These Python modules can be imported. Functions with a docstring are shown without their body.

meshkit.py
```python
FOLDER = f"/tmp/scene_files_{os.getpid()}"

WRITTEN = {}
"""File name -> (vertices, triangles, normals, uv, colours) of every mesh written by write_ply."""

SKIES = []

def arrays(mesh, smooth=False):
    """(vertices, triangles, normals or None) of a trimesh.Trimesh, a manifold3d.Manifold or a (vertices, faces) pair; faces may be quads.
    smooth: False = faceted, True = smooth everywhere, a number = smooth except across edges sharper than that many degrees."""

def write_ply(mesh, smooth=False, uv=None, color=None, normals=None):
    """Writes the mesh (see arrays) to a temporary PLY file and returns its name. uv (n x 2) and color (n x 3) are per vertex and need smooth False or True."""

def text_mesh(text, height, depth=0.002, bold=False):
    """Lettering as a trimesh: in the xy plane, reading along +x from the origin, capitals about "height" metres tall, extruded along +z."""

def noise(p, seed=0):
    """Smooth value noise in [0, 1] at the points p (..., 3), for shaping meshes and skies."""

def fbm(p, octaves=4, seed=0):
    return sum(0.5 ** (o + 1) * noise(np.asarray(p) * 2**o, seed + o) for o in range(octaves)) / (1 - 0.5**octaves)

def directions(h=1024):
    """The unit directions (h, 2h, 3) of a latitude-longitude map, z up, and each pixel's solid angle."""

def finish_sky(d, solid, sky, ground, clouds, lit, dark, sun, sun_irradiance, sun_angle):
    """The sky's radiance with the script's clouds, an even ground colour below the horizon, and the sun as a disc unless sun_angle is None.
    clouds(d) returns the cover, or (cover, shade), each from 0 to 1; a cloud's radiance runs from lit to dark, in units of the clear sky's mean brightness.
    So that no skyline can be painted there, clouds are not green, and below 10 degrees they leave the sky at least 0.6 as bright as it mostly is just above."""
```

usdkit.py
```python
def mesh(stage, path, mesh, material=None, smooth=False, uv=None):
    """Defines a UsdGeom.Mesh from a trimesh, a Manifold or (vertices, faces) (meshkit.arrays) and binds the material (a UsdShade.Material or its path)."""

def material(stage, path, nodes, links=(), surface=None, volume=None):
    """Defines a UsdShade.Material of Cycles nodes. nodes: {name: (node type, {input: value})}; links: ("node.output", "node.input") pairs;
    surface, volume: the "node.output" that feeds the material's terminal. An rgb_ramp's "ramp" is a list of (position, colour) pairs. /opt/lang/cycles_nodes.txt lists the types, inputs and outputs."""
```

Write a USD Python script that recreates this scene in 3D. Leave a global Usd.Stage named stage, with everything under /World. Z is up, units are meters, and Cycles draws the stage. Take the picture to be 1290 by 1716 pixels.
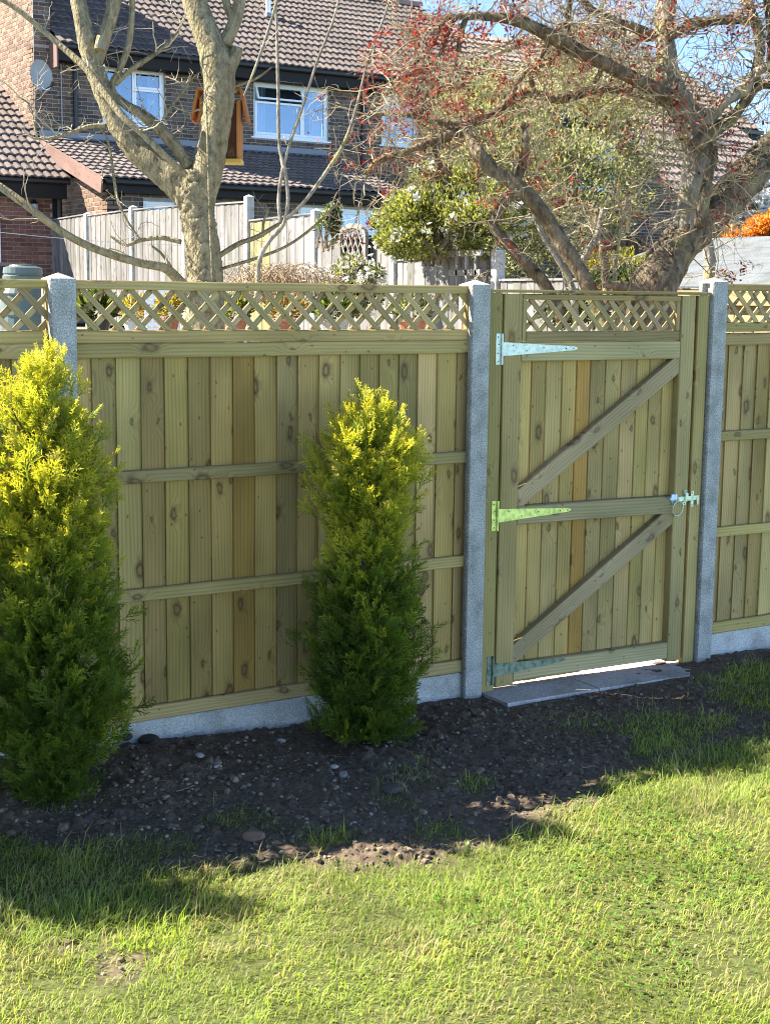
import math, numpy as np, trimesh, usdkit, meshkit
from pxr import Usd, UsdGeom, UsdLux, UsdShade, Sdf, Gf, Vt

stage = Usd.Stage.CreateInMemory()
UsdGeom.SetStageUpAxis(stage, UsdGeom.Tokens.z)
UsdGeom.SetStageMetersPerUnit(stage, 1.0)
world = UsdGeom.Xform.Define(stage, '/World')
stage.SetDefaultPrim(world.GetPrim())

# ------------------------------------------------------------------ camera, sky, sun, exposure
CAM = np.array([-3.64674640, -5.19913206, 1.83436018])
YAW, PITCH, ROLL, FPX = 0.553514296, 0.151474878, 0.0122922170, 2414.80566
FW = np.array([math.sin(YAW) * math.cos(PITCH), math.cos(YAW) * math.cos(PITCH), -math.sin(PITCH)])
_r = np.array([math.cos(YAW), -math.sin(YAW), 0.0]); _u = np.cross(_r, FW)
RT = _r * math.cos(ROLL) + _u * math.sin(ROLL)
UP = -_r * math.sin(ROLL) + _u * math.cos(ROLL)
EXPOSURE = 2.2
SKY_STRENGTH = 0.088
SUN_INTENSITY = 1.25
SUN_AZ, SUN_EL = math.radians(-51.0), math.radians(42.2)
SUN = np.array([math.sin(SUN_AZ) * math.cos(SUN_EL), math.cos(SUN_AZ) * math.cos(SUN_EL), math.sin(SUN_EL)])

cam = UsdGeom.Camera.Define(stage, '/World/camera')
cam.AddTransformOp().Set(Gf.Matrix4d(*RT, 0, *UP, 0, *(-FW), 0, *CAM, 1))
cam.CreateHorizontalApertureAttr(36.0)
cam.CreateVerticalApertureAttr(36.0 * 1024 / 769)
cam.CreateFocalLengthAttr(FPX * 36.0 / 1290)
cam.CreateClippingRangeAttr(Gf.Vec2f(0.05, 2000))
cam.CreateExposureAttr(EXPOSURE)

usdkit.material(stage, '/World/Looks/sky', {
    's': ('sky_texture', {'sky_type': 'single_scattering', 'sun_disc': False, 'sun_elevation': SUN_EL, 'sun_rotation': SUN_AZ,
                          'air_density': 0.48, 'aerosol_density': 0.05, 'ozone_density': 1.6}),
    'b': ('background_shader', {'strength': SKY_STRENGTH})}, [('s.color', 'b.color')], surface='b.background')
dome = UsdLux.DomeLight.Define(stage, '/World/sky')
UsdShade.MaterialBindingAPI.Apply(dome.GetPrim()).Bind(UsdShade.Material.Get(stage, '/World/Looks/sky'))
dome.GetPrim().SetCustomDataByKey('kind', 'structure')
sun = UsdLux.DistantLight.Define(stage, '/World/sun')
sun.CreateIntensityAttr(SUN_INTENSITY); sun.CreateNormalizeAttr(True); sun.CreateAngleAttr(0.53); sun.CreateColorAttr(Gf.Vec3f(1, 0.93, 0.82))
_x = np.cross([0, 0, 1.0], SUN); _x /= np.linalg.norm(_x); _y = np.cross(SUN, _x)
sun.AddTransformOp().Set(Gf.Matrix4d(*_x, 0, *_y, 0, *SUN, 0, 0, 0, 0, 1))

# ------------------------------------------------------------------ helpers
def ray(px, py):
    return FW + RT * (px - 645) / FPX - UP * (py - 858) / FPX
def at(px, py, d):                      # the point seen at a place of the picture, d metres deep
    return CAM + ray(px, py) * d
def on_ground(px, py, z=0.0):
    r = ray(px, py); return CAM + r * ((z - CAM[2]) / r[2])
def on_y(px, py, y):
    r = ray(px, py); return CAM + r * ((y - CAM[1]) / r[1])
def on_x(px, py, x):
    r = ray(px, py); return CAM + r * ((x - CAM[0]) / r[0])

_used = {}
def numbered(parent, name):
    k = (parent, name); n = _used.get(k, 0); _used[k] = n + 1
    return f'{parent}/{name}' if n == 0 else f'{parent}/{name}_{n:03d}'
class Node:
    def __init__(self, path, loc): self.path, self.loc = path, np.asarray(loc, float)
def tag(path, label=None, category=None, group=None, kind=None):
    p = stage.GetPrimAtPath(path)
    for k, v in (('label', label), ('category', category), ('group', group), ('kind', kind)):
        if v: p.SetCustomDataByKey(k, v)
def thing(name, label, category, loc=(0, 0, 0), group=None, kind=None):
    path = numbered('/World', name)
    x = UsdGeom.Xform.Define(stage, path); x.AddTranslateOp().Set(Gf.Vec3d(*map(float, loc)))
    tag(path, label, category, group, kind)
    return Node(path, loc)

class MB:                               # collects geometry for ONE mesh
    def __init__(s): s.v, s.f, s.a, s.n = [], [], {}, 0
    def add(s, v, f, **attrs):
        v = np.asarray(v, float); f = np.asarray(f, int)
        if f.shape[1] == 4: f = np.vstack([f[:, [0, 1, 2]], f[:, [0, 2, 3]]])
        attrs.setdefault('col', (1, 1, 1)); s.v.append(v); s.f.append(f + s.n); s.n += len(v)
        for k, a in attrs.items(): s.a.setdefault(k, []).append(np.broadcast_to(np.asarray(a, float), (len(v), 3)))
        return s
    def build(s, name, mat, parent=None, smooth=False, label=None, kind=None, category=None, group=None):
        base = parent.path if parent is not None else '/World'
        loc = parent.loc if parent is not None else np.zeros(3)
        path = numbered(base, name)
        v = np.vstack(s.v); f = np.vstack(s.f)
        nrm = None
        m = UsdGeom.Mesh.Define(stage, path)
        m.CreatePointsAttr(Vt.Vec3fArray.FromNumpy((v - loc).astype(np.float32)))
        m.CreateFaceVertexCountsAttr(Vt.IntArray.FromNumpy(np.full(len(f), 3, np.int32)))
        m.CreateFaceVertexIndicesAttr(Vt.IntArray.FromNumpy(f.astype(np.int32).ravel()))
        m.CreateSubdivisionSchemeAttr('none')
        if smooth:
            nrm = np.zeros_like(v); fn = np.cross(v[f[:, 1]] - v[f[:, 0]], v[f[:, 2]] - v[f[:, 0]])
            for k in range(3): np.add.at(nrm, f[:, k], fn)
            l = np.linalg.norm(nrm, axis=1, keepdims=True); nrm = np.where(l > 0, nrm / np.maximum(l, 1e-12), [0, 0, 1.0])
            m.CreateNormalsAttr(Vt.Vec3fArray.FromNumpy(nrm.astype(np.float32))); m.SetNormalsInterpolation('vertex')
        api = UsdGeom.PrimvarsAPI(m)
        for k, a in s.a.items():
            a = np.vstack(a).astype(np.float32)
            if len(a) != len(v): raise ValueError(f'{path} {k}: {len(a)} values, {len(v)} vertices')
            api.CreatePrimvar(k, Sdf.ValueTypeNames.Color3fArray if k == 'col' else Sdf.ValueTypeNames.Float3Array, 'vertex').Set(Vt.Vec3fArray.FromNumpy(a))
        if mat is not None:
            UsdShade.MaterialBindingAPI.Apply(m.GetPrim()).Bind(MATS[mat])
        tag(path, label, category, group, kind)
        return Node(path, loc)

def unit(a): a = np.asarray(a, float); return a / np.maximum(np.linalg.norm(a, axis=-1, keepdims=True), 1e-12)
BOXF = np.array([[0, 3, 2, 1], [4, 5, 6, 7], [0, 1, 5, 4], [1, 2, 6, 5], [2, 3, 7, 6], [3, 0, 4, 7]])
def box(mb, x0, x1, y0, y1, z0, z1, **a):
    v = [[x0, y0, z0], [x1, y0, z0], [x1, y1, z0], [x0, y1, z0], [x0, y0, z1], [x1, y0, z1], [x1, y1, z1], [x0, y1, z1]]
    return mb.add(v, BOXF, **a)

rng0 = np.random.default_rng(11)
def bar(mb, p0, p1, wdir, w, t, ch=0.003, segs=1, wob=0.0, tint=(1, 1, 1), rng=rng0, prof=None):
    """A timber or metal bar from p0 to p1, w wide along wdir and t thick, its long edges chamfered; carries grain coordinates 'gc'."""
    p0, p1 = np.asarray(p0, float), np.asarray(p1, float); L = np.linalg.norm(p1 - p0); d = (p1 - p0) / L
    wd = unit(np.asarray(wdir, float) - d * np.dot(wdir, d)); td = np.cross(d, wd)
    a, b = w / 2, t / 2; c = min(ch, a * .45, b * .45)
    P = np.array([[-a + c, -b], [a - c, -b], [a, -b + c], [a, b - c], [a - c, b], [-a + c, b], [-a, b - c], [-a, -b + c]]) if prof is None else np.asarray(prof, float)
    k = len(P); off = rng.uniform(0, 40, 3)
    V, G = [], []
    for i in range(segs + 1):
        s = i / segs; ctr = p0 + d * L * s
        sh = rng.normal(0, wob, 2) if (wob and 0 < i < segs) else np.zeros(2)
        V.append(ctr + (P[:, :1] + sh[0]) * wd + (P[:, 1:] + sh[1]) * td)
        G.append(np.column_stack([np.full(k, L * s), P[:, 0], P[:, 1]]) + off)
    F = []
    for i in range(segs):
        for j in range(k):
            j2 = (j + 1) % k; F.append([i * k + j, i * k + j2, (i + 1) * k + j2, (i + 1) * k + j])
    F = np.array(F); F = np.vstack([F[:, [0, 1, 2]], F[:, [0, 2, 3]]])
    caps = [[0, j + 1, j] for j in range(1, k - 1)] + [[segs * k, segs * k + j, segs * k + j + 1] for j in range(1, k - 1)]
    return mb.add(np.vstack(V), np.vstack([F, caps]), gc=np.vstack(G), col=tint)

def catmull(P, n):
    P = np.asarray(P, float); Q = np.vstack([2 * P[0] - P[1], P, 2 * P[-1] - P[-2]]); out = []
    for i in range(len(P) - 1):
        a, b, c, d = Q[i:i + 4]
        for t in np.arange(n) / n:
            out.append(.5 * (2 * b + (c - a) * t + (2 * a - 5 * b + 4 * c - d) * t * t + (3 * b - a - 3 * c + d) * t ** 3))
    out.append(P[-1]); return np.array(out)

def tube(mb, pts, rad, sides=10, rough=0.0, seed=0, freq=8.0, cap=True, col=(1, 1, 1), ridge=0.0):
    pts = np.asarray(pts, float); rad = np.broadcast_to(np.asarray(rad, float), (len(pts),))
    t = unit(np.gradient(pts, axis=0)); ref = np.array([0.31, 0.2, 0.93]) if abs(t[0][2]) < .9 else np.array([1, .1, 0])
    n = unit(ref - t[0] * np.dot(ref, t[0])); N = []
    for k in range(len(pts)):
        n = unit(n - t[k] * np.dot(n, t[k])); N.append(n)
    N = np.array(N); B = np.cross(t, N); th = np.arange(sides) / sides * 2 * math.pi
    ring = N[:, None] * np.cos(th)[None, :, None] + B[:, None] * np.sin(th)[None, :, None]
    V = pts[:, None] + ring * rad[:, None, None]
    if rough:
        q = V * freq; nn = meshkit.fbm(q, 4, seed) - .5
        if ridge:
            q2 = np.stack([V[..., 0] * freq * 3, V[..., 1] * freq * 3, V[..., 2] * freq * .7], -1)
            nn = nn + ridge * (np.abs(meshkit.fbm(q2, 3, seed + 5) - .5) * 2 - .3)
        V = V + ring * (nn * rough)[..., None] * np.minimum(rad[:, None, None] * 12, 1)
    m = len(pts); i = np.arange(m - 1)[:, None] * sides; j = np.arange(sides)[None]; j2 = (j + 1) % sides
    F = np.stack([i + j, i + j2, i + sides + j2, i + sides + j], -1).reshape(-1, 4)
    V = V.reshape(-1, 3); F = np.vstack([F[:, [0, 1, 2]], F[:, [0, 2, 3]]])
    if cap:
        V = np.vstack([V, pts[0], pts[-1]]); c0, c1 = m * sides, m * sides + 1; e = (m - 1) * sides; jj = np.arange(sides)
        F = np.vstack([F, np.stack([np.full(sides, c0), (jj + 1) % sides, jj], 1), np.stack([np.full(sides, c1), e + jj, e + (jj + 1) % sides], 1)])
    return mb.add(V, F, col=col)

def tubes(mb, P, R, sides=3, col=(1, 1, 1)):
    """Many thin tubes at once: P (n, k, 3), R (n, k)."""
    P, R = np.asarray(P, float), np.asarray(R, float); n, k, _ = P.shape
    if n == 0: return mb
    t = unit(np.gradient(P, axis=1)); ref = np.where(np.abs(t[..., 2:]) < .8, [0, 0, 1.0], [1.0, 0, 0])
    N = unit(np.cross(ref, t)); B = np.cross(t, N); th = np.arange(sides) / sides * 2 * math.pi
    V = P[:, :, None] + (N[:, :, None] * np.cos(th)[:, None] + B[:, :, None] * np.sin(th)[:, None]) * R[:, :, None, None]
    a = (np.arange(n)[:, None, None] * k + np.arange(k - 1)[None, :, None]) * sides; j = np.arange(sides)[None, None]; j2 = (j + 1) % sides
    F = np.stack([a + j, a + j2, a + sides + j2, a + sides + j], -1).reshape(-1, 4)
    c = np.asarray(col, float)
    c = np.repeat(c, k * sides, axis=0) if c.ndim == 2 else c
    return mb.add(V.reshape(-1, 3), F, col=c)

def leaves(mb, P, D, S, L, W, C, fold=0.25):
    """Folded leaves at P along D with side S: 4 vertices, 2 triangles each."""
    D = unit(D); S = unit(S - D * (S * D).sum(-1, keepdims=True)); U = np.cross(D, S)
    L, W = np.broadcast_to(L, len(P))[:, None], np.broadcast_to(W, len(P))[:, None]
    mid = P + D * L * .45
    V = np.stack([P, mid + S * W / 2 + U * W * fold, P + D * L, mid - S * W / 2 + U * W * fold], 1).reshape(-1, 3)
    i = np.arange(len(P))[:, None] * 4
    F = np.vstack([i + [[0, 1, 2]], i + [[0, 2, 3]]])
    return mb.add(V, F, col=np.repeat(C, 4, axis=0))

# ------------------------------------------------------------------ materials
MATS = {}
def mat(name, nodes, links, surface='p.BSDF', volume=None):
    MATS[name] = usdkit.material(stage, f'/World/Looks/{name}', nodes, links, surface=surface)
def coords(scale):
    return {'g': ('geometry', {}), 'm': ('mapping', {'scale': scale})}, [('g.position', 'm.vector')]

def timber(name, dark, light, knot, rough=0.75, stain=0.35, bump=0.5):
    mat(name, {
        'gc': ('attribute', {'attribute': 'gc'}), 'ct': ('attribute', {'attribute': 'col'}), 'oi': ('object_info', {}),
        # knots
        'mk': ('mapping', {'scale': (4.6, 9.5, 1.0)}), 'vk': ('voronoi_texture', {'dimensions': '2D', 'scale': 1.0, 'randomness': 0.95}), 'wn': ('noise_texture', {'scale': 30.0, 'detail': 2.0}), 'wm': ('mix_color', {'blend_type': 'linear_light', 'fac': .014, 'use_clamp': False}), 'mp': ('mapping', {'scale': (11.0, 17.0, 1.0)}), 'vp': ('voronoi_texture', {'dimensions': '2D', 'scale': 1.0}), 'ps': ('separate_color', {}), 'pg': ('math', {'math_type': 'greater_than', 'value2': .74}), 'pr': ('map_range', {'from_min': .03, 'from_max': .085, 'to_min': .85, 'to_max': 0.0, 'clamp': True}), 'pm': ('math', {'math_type': 'multiply'}), 'px': ('math', {'math_type': 'maximum'}), 'vz': ('math', {'math_type': 'multiply_add', 'value2': .85, 'value3': .22}), 'vd': ('math', {'math_type': 'divide'}), 'vs': ('separate_color', {}), 'vg': ('math', {'math_type': 'greater_than', 'value2': 0.45}), 'kg': ('math', {'math_type': 'multiply'}), 'wg': ('math', {'math_type': 'multiply'}),
        'kr': ('rgb_ramp', {'ramp': [(0, (.45,) * 3), (.07, (.5,) * 3), (.11, (1,) * 3), (.15, (.7,) * 3), (.20, (.28,) * 3), (.30, (0,) * 3)]}), 'ks': ('separate_color', {}),
        'kw': ('map_range', {'from_min': 0.0, 'from_max': 0.42, 'to_min': 1.0, 'to_max': 0.0, 'clamp': True, 'range_type': 'smoothstep'}),
        # rings bent round the knots
        'mn': ('mapping', {'scale': (.8, 5.0, 5.0)}), 'nn': ('noise_texture', {'scale': 1.0, 'detail': 2.0}),
        'sx': ('separate_xyz', {}), 'a1': ('math', {'math_type': 'multiply', 'value2': 400.0}),
        'a2': ('math', {'math_type': 'multiply_add', 'value2': 22.0}), 'a3': ('math', {'math_type': 'multiply_add', 'value2': 13.0}),
        'si': ('math', {'math_type': 'sine'}), 'sr': ('map_range', {'from_min': -1.0, 'from_max': 1.0, 'to_min': 0.15, 'to_max': 0.85, 'clamp': True}),
        'mf': ('mapping', {'scale': (3.0, 260.0, 260.0)}), 'nf': ('noise_texture', {'scale': 1.0, 'detail': 3.0}),
        'ms': ('mapping', {'scale': (1.1, 3.0, 3.0)}), 'ns': ('noise_texture', {'scale': 1.3, 'detail': 3.0}),
        'r0': ('mix_float', {'fac': 0.6}), 'rr': ('rgb_ramp', {'ramp': [(0.12, dark), (0.55, light), (1.0, tuple(min(1, c * 1.12) for c in light))]}),
        'st': ('rgb_ramp', {'ramp': [(0.3, (1 - stain, 1 - stain * .95, 1 - stain * 1.1)), (0.62, (1, 1, 1)), (0.85, (1.08, 1.05, .95))]}),
        'm1': ('mix_color', {'blend_type': 'multiply', 'fac': 1.0, 'use_clamp': False}), 'm2': ('mix_color', {'blend_type': 'multiply', 'fac': 1.0, 'use_clamp': False}),
        'mk2': ('mix_color', {'blend_type': 'mix', 'b': knot}), 'kf': ('math', {'math_type': 'multiply', 'value2': 0.92}),
        'orr': ('map_range', {'from_min': 0, 'from_max': 1, 'to_min': 0.84, 'to_max': 1.12, 'clamp': True}),
        'm3': ('mix_color', {'blend_type': 'multiply', 'fac': 1.0, 'use_clamp': False}), 'cx': ('combine_xyz', {}),
        'b': ('bump', {'strength': bump, 'distance': 0.0025}),
        'p': ('principled_bsdf', {'roughness': rough, 'specular_ior_level': 0.25})},
        [('gc.vector', 'wn.vector'), ('gc.vector', 'wm.a'), ('wn.color', 'wm.b'), ('wm.result', 'mk.vector'), ('wm.result', 'mp.vector'), ('mp.vector', 'vp.vector'), ('vp.color', 'ps.color'), ('ps.r', 'pg.value1'), ('vp.distance', 'pr.value'), ('pg.value', 'pm.value1'), ('pr.result', 'pm.value2'), ('kg.value', 'px.value1'), ('pm.value', 'px.value2'), ('mk.vector', 'vk.vector'), ('vs.g', 'vz.value1'), ('vk.distance', 'vd.value1'), ('vz.value', 'vd.value2'), ('vd.value', 'kr.fac'), ('kr.color', 'ks.color'), ('vk.distance', 'kw.value'), ('vk.color', 'vs.color'), ('vs.r', 'vg.value1'), ('ks.r', 'kg.value1'), ('vg.value', 'kg.value2'), ('kw.result', 'wg.value1'), ('vg.value', 'wg.value2'),
         ('gc.vector', 'mn.vector'), ('mn.vector', 'nn.vector'), ('gc.vector', 'sx.vector'), ('sx.y', 'a1.value1'),
         ('nn.fac', 'a2.value1'), ('a1.value', 'a2.value3'), ('wg.value', 'a3.value1'), ('a2.value', 'a3.value3'), ('a3.value', 'si.value1'), ('si.value', 'sr.value'),
         ('gc.vector', 'mf.vector'), ('mf.vector', 'nf.vector'), ('sr.result', 'r0.a'), ('nf.fac', 'r0.b'), ('r0.result', 'rr.fac'),
         ('gc.vector', 'ms.vector'), ('ms.vector', 'ns.vector'), ('ns.fac', 'st.fac'), ('rr.color', 'm1.a'), ('st.color', 'm1.b'),
         ('m1.result', 'm2.a'), ('ct.color', 'm2.b'), ('px.value', 'kf.value1'), ('kf.value', 'mk2.fac'), ('m2.result', 'mk2.a'),
         ('oi.random', 'orr.value'), ('orr.result', 'cx.x'), ('orr.result', 'cx.y'), ('orr.result', 'cx.z'), ('mk2.result', 'm3.a'), ('cx.vector', 'm3.b'),
         ('m3.result', 'p.base_color'), ('r0.result', 'b.height'), ('b.normal', 'p.normal')])
timber('treated_timber', (0.265, 0.182, 0.072), (0.435, 0.310, 0.124), (0.11, 0.062, 0.028))
timber('treated_boards', (0.28, 0.186, 0.066), (0.455, 0.318, 0.116), (0.085, 0.040, 0.016), stain=0.42)
timber('brown_timber', (0.25, 0.182, 0.094), (0.40, 0.305, 0.165), (0.13, 0.08, 0.045))
timber('grey_weathered_timber', (0.115, 0.108, 0.106), (0.235, 0.222, 0.216), (0.08, 0.068, 0.06), stain=0.5)
timber('dark_stained_timber', (0.007, 0.006, 0.0055), (0.015, 0.012, 0.011), (0.006, 0.005, 0.004), rough=0.7)
timber('pink_brown_board', (0.12, 0.07, 0.056), (0.20, 0.122, 0.10), (0.12, 0.07, 0.05))
timber('orange_timber', (0.32, 0.13, 0.035), (0.46, 0.2, 0.06), (0.2, 0.08, 0.03))

def speckle(name, base, dark, light, scale, bump=0.6, rough=0.9, dist=0.003, blot=None):
    n, l = coords((1, 1, 1))
    n.update({'n1': ('noise_texture', {'scale': scale, 'detail': 4.0, 'roughness': 0.65}), 'n2': ('noise_texture', {'scale': scale * .07, 'detail': 3.0}),
              'v': ('voronoi_texture', {'scale': scale * .55}), 'vr': ('rgb_ramp', {'ramp': [(0.0, (.35, .35, .35)), (0.14, (.55, .55, .55)), (0.22, (1, 1, 1))]}),
              'r': ('rgb_ramp', {'ramp': [(0.33, dark), (0.5, base), (0.68, light)]}), 'r2': ('rgb_ramp', {'ramp': [(0.3, (.66, .67, .62)), (0.5, (.95, .95, .93)), (0.7, (1.1, 1.1, 1.1))]}),
              'm1': ('mix_color', {'blend_type': 'multiply', 'fac': 1.0, 'use_clamp': False}), 'm2': ('mix_color', {'blend_type': 'multiply', 'fac': .55, 'use_clamp': False}),
              'b': ('bump', {'strength': bump, 'distance': dist}), 'p': ('principled_bsdf', {'roughness': rough, 'specular_ior_level': .3})})
    l += [('m.vector', 'n1.vector'), ('m.vector', 'n2.vector'), ('m.vector', 'v.vector'), ('n1.fac', 'r.fac'), ('n2.fac', 'r2.fac'), ('r.color', 'm1.a'), ('r2.color', 'm1.b'),
          ('v.distance', 'vr.fac'), ('m1.result', 'm2.a'), ('vr.color', 'm2.b'), ('m2.result', 'p.base_color'), ('n1.fac', 'b.height'), ('b.normal', 'p.normal')]
    mat(name, n, l)
speckle('concrete', (.36, .35, .32), (.19, .185, .17), (.58, .565, .52), 150, bump=1.0, dist=.004)
speckle('concrete_pale', (.47, .46, .43), (.29, .285, .27), (.62, .60, .56), 150, bump=.9, dist=.005)
speckle('slab_stone', (.44, .41, .385), (.33, .305, .285), (.53, .50, .47), 60, bump=0.4)
speckle('felt_roof', (.125, .137, .145), (.09, .10, .105), (.17, .18, .185), 60, bump=0.4)
speckle('patio_paving', (.42, .40, .36), (.32, .30, .27), (.5, .48, .44), 14, bump=0.4)
speckle('mortar', (.33, .30, .26), (.25, .23, .2), (.4, .37, .33), 30)
speckle('terracotta', (.36, .16, .09), (.28, .12, .07), (.42, .2, .12), 40)

def vcol(name, rough=0.8, spec=0.3, noise=0.0, scale=20.0, bump=0.0, dist=0.004, translucent=0.0, vmul=(1, 1, 1), metallic=0.0, stretch=(1, 1, 1)):
    """The colour each vertex carries, mottled by noise; optionally lets light through (leaves, grass)."""
    n, l = coords(stretch)
    n.update({'c': ('attribute', {'attribute': 'col'}), 'n1': ('noise_texture', {'scale': scale, 'detail': 4.0, 'roughness': .6}),
              'r': ('rgb_ramp', {'ramp': [(0.28, (1 - noise,) * 3), (0.72, (1 + noise,) * 3)]}), 'm1': ('mix_color', {'blend_type': 'multiply', 'fac': 1.0, 'use_clamp': False}),
              'p': ('principled_bsdf', {'roughness': rough, 'specular_ior_level': spec, 'metallic': metallic})})
    l += [('m.vector', 'n1.vector'), ('n1.fac', 'r.fac'), ('c.color', 'm1.a'), ('r.color', 'm1.b'), ('m1.result', 'p.base_color')]
    if bump:
        n['b'] = ('bump', {'strength': bump, 'distance': dist}); l += [('n1.fac', 'b.height'), ('b.normal', 'p.normal')]
    if translucent:
        n['t'] = ('translucent_bsdf', {}); n['x'] = ('mix_closure', {'fac': translucent})
        n['tm'] = ('mix_color', {'blend_type': 'multiply', 'fac': 1.0, 'b': vmul, 'use_clamp': False})
        l += [('m1.result', 'tm.a'), ('tm.result', 't.color'), ('p.BSDF', 'x.closure1'), ('t.BSDF', 'x.closure2')]
        mat(name, n, l, surface='x.closure')
    else:
        mat(name, n, l)
vcol('soil', rough=.95, spec=.15, noise=.45, scale=60, bump=1.0, dist=.006)
vcol('grass_blades', rough=.55, spec=.35, noise=.1, scale=3, translucent=.5, vmul=(1.7, 1.75, .8))
vcol('conifer_sprays', rough=.6, spec=.3, noise=.08, scale=6, translucent=.38, vmul=(1.5, 1.5, .7))
vcol('leaf', rough=.45, spec=.4, noise=.12, scale=8, translucent=.5, vmul=(1.4, 1.5, .7))
vcol('petal', rough=.6, spec=.3, noise=.05, scale=8, translucent=.35, vmul=(1.1, 1.1, 1.1))
vcol('twig_bark', rough=.8, spec=.25, noise=.25, scale=25)
vcol('brick_face', rough=.9, spec=.2, noise=.28, scale=22, bump=.5)
vcol('tile_face', rough=.85, spec=.25, noise=.2, scale=18, bump=.4)
vcol('stone_face', rough=.85, spec=.25, noise=.25, scale=40, bump=.6)
vcol('plain_paint', rough=.5, spec=.4, noise=.06, scale=10)

def bark(name, dark, base, light, lichen, lich_at=0.62, scale=18):
    n, l = coords((1, 1, .45))
    n.update({'n1': ('noise_texture', {'scale': scale, 'detail': 6.0, 'roughness': .7}), 'n2': ('noise_texture', {'scale': 5.5, 'detail': 4.0}), 'v': ('voronoi_texture', {'scale': scale * 2.2}),
              'r': ('rgb_ramp', {'ramp': [(0.3, dark), (0.5, base), (0.7, light)]}), 'r2': ('rgb_ramp', {'ramp': [(lich_at, (0, 0, 0)), (lich_at + .1, (1, 1, 1))]}),
              'x': ('mix_color', {'b': lichen}), 'xf': ('math', {'math_type': 'multiply', 'value2': .65}), 's': ('separate_color', {}),
              'ad': ('math', {'math_type': 'multiply_add', 'value2': .35}),
              'b': ('bump', {'strength': 1.0, 'distance': .04}), 'p': ('principled_bsdf', {'roughness': .9, 'specular_ior_level': .2})})
    l += [('m.vector', 'n1.vector'), ('g.position', 'n2.vector'), ('m.vector', 'v.vector'), ('n1.fac', 'r.fac'), ('n2.fac', 'r2.fac'), ('r2.color', 's.color'), ('s.r', 'xf.value1'), ('xf.value', 'x.fac'),
          ('r.color', 'x.a'), ('x.result', 'p.base_color'), ('v.distance', 'ad.value1'), ('n1.fac', 'ad.value3'), ('ad.value', 'b.height'), ('b.normal', 'p.normal')]
    mat(name, n, l)
bark('olive_bark', (.11, .088, .048), (.29, .25, .145), (.42, .37, .235), (.30, .27, .13), .6, 30)
bark('brown_bark', (.04, .028, .018), (.15, .115, .07), (.29, .235, .155), (.28, .26, .09), .6, 22)
bark('pale_bark', (.12, .105, .08), (.27, .245, .19), (.4, .37, .3), (.42, .36, .1), .56)

mat('zinc_metal', {'g': ('geometry', {}), 'n': ('noise_texture', {'scale': 45.0, 'detail': 3.0}), 'r': ('rgb_ramp', {'ramp': [(.35, (.45, .50, .48)), (.65, (.74, .76, .70))]}),
                   'c': ('attribute', {'attribute': 'col'}), 'm': ('mix_color', {'blend_type': 'multiply', 'fac': 1.0, 'use_clamp': False}), 'rr': ('map_range', {'from_min': .3, 'from_max': .7, 'to_min': .28, 'to_max': .5, 'clamp': True}),
                   'p': ('principled_bsdf', {'metallic': .8})}, [('g.position', 'n.vector'), ('n.fac', 'r.fac'), ('r.color', 'm.a'), ('c.color', 'm.b'), ('m.result', 'p.base_color'), ('n.fac', 'rr.value'), ('rr.result', 'p.roughness')])
def plain(name, col, rough=.5, spec=.5, **k): mat(name, {'p': ('principled_bsdf', {'base_color': col, 'roughness': rough, 'specular_ior_level': spec, **k})}, [])
plain('screw_hole', (.02, .02, .02), .7)
plain('white_plastic', (.78, .79, .80), .35)
plain('black_plastic', (.014, .014, .015), .35)
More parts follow.
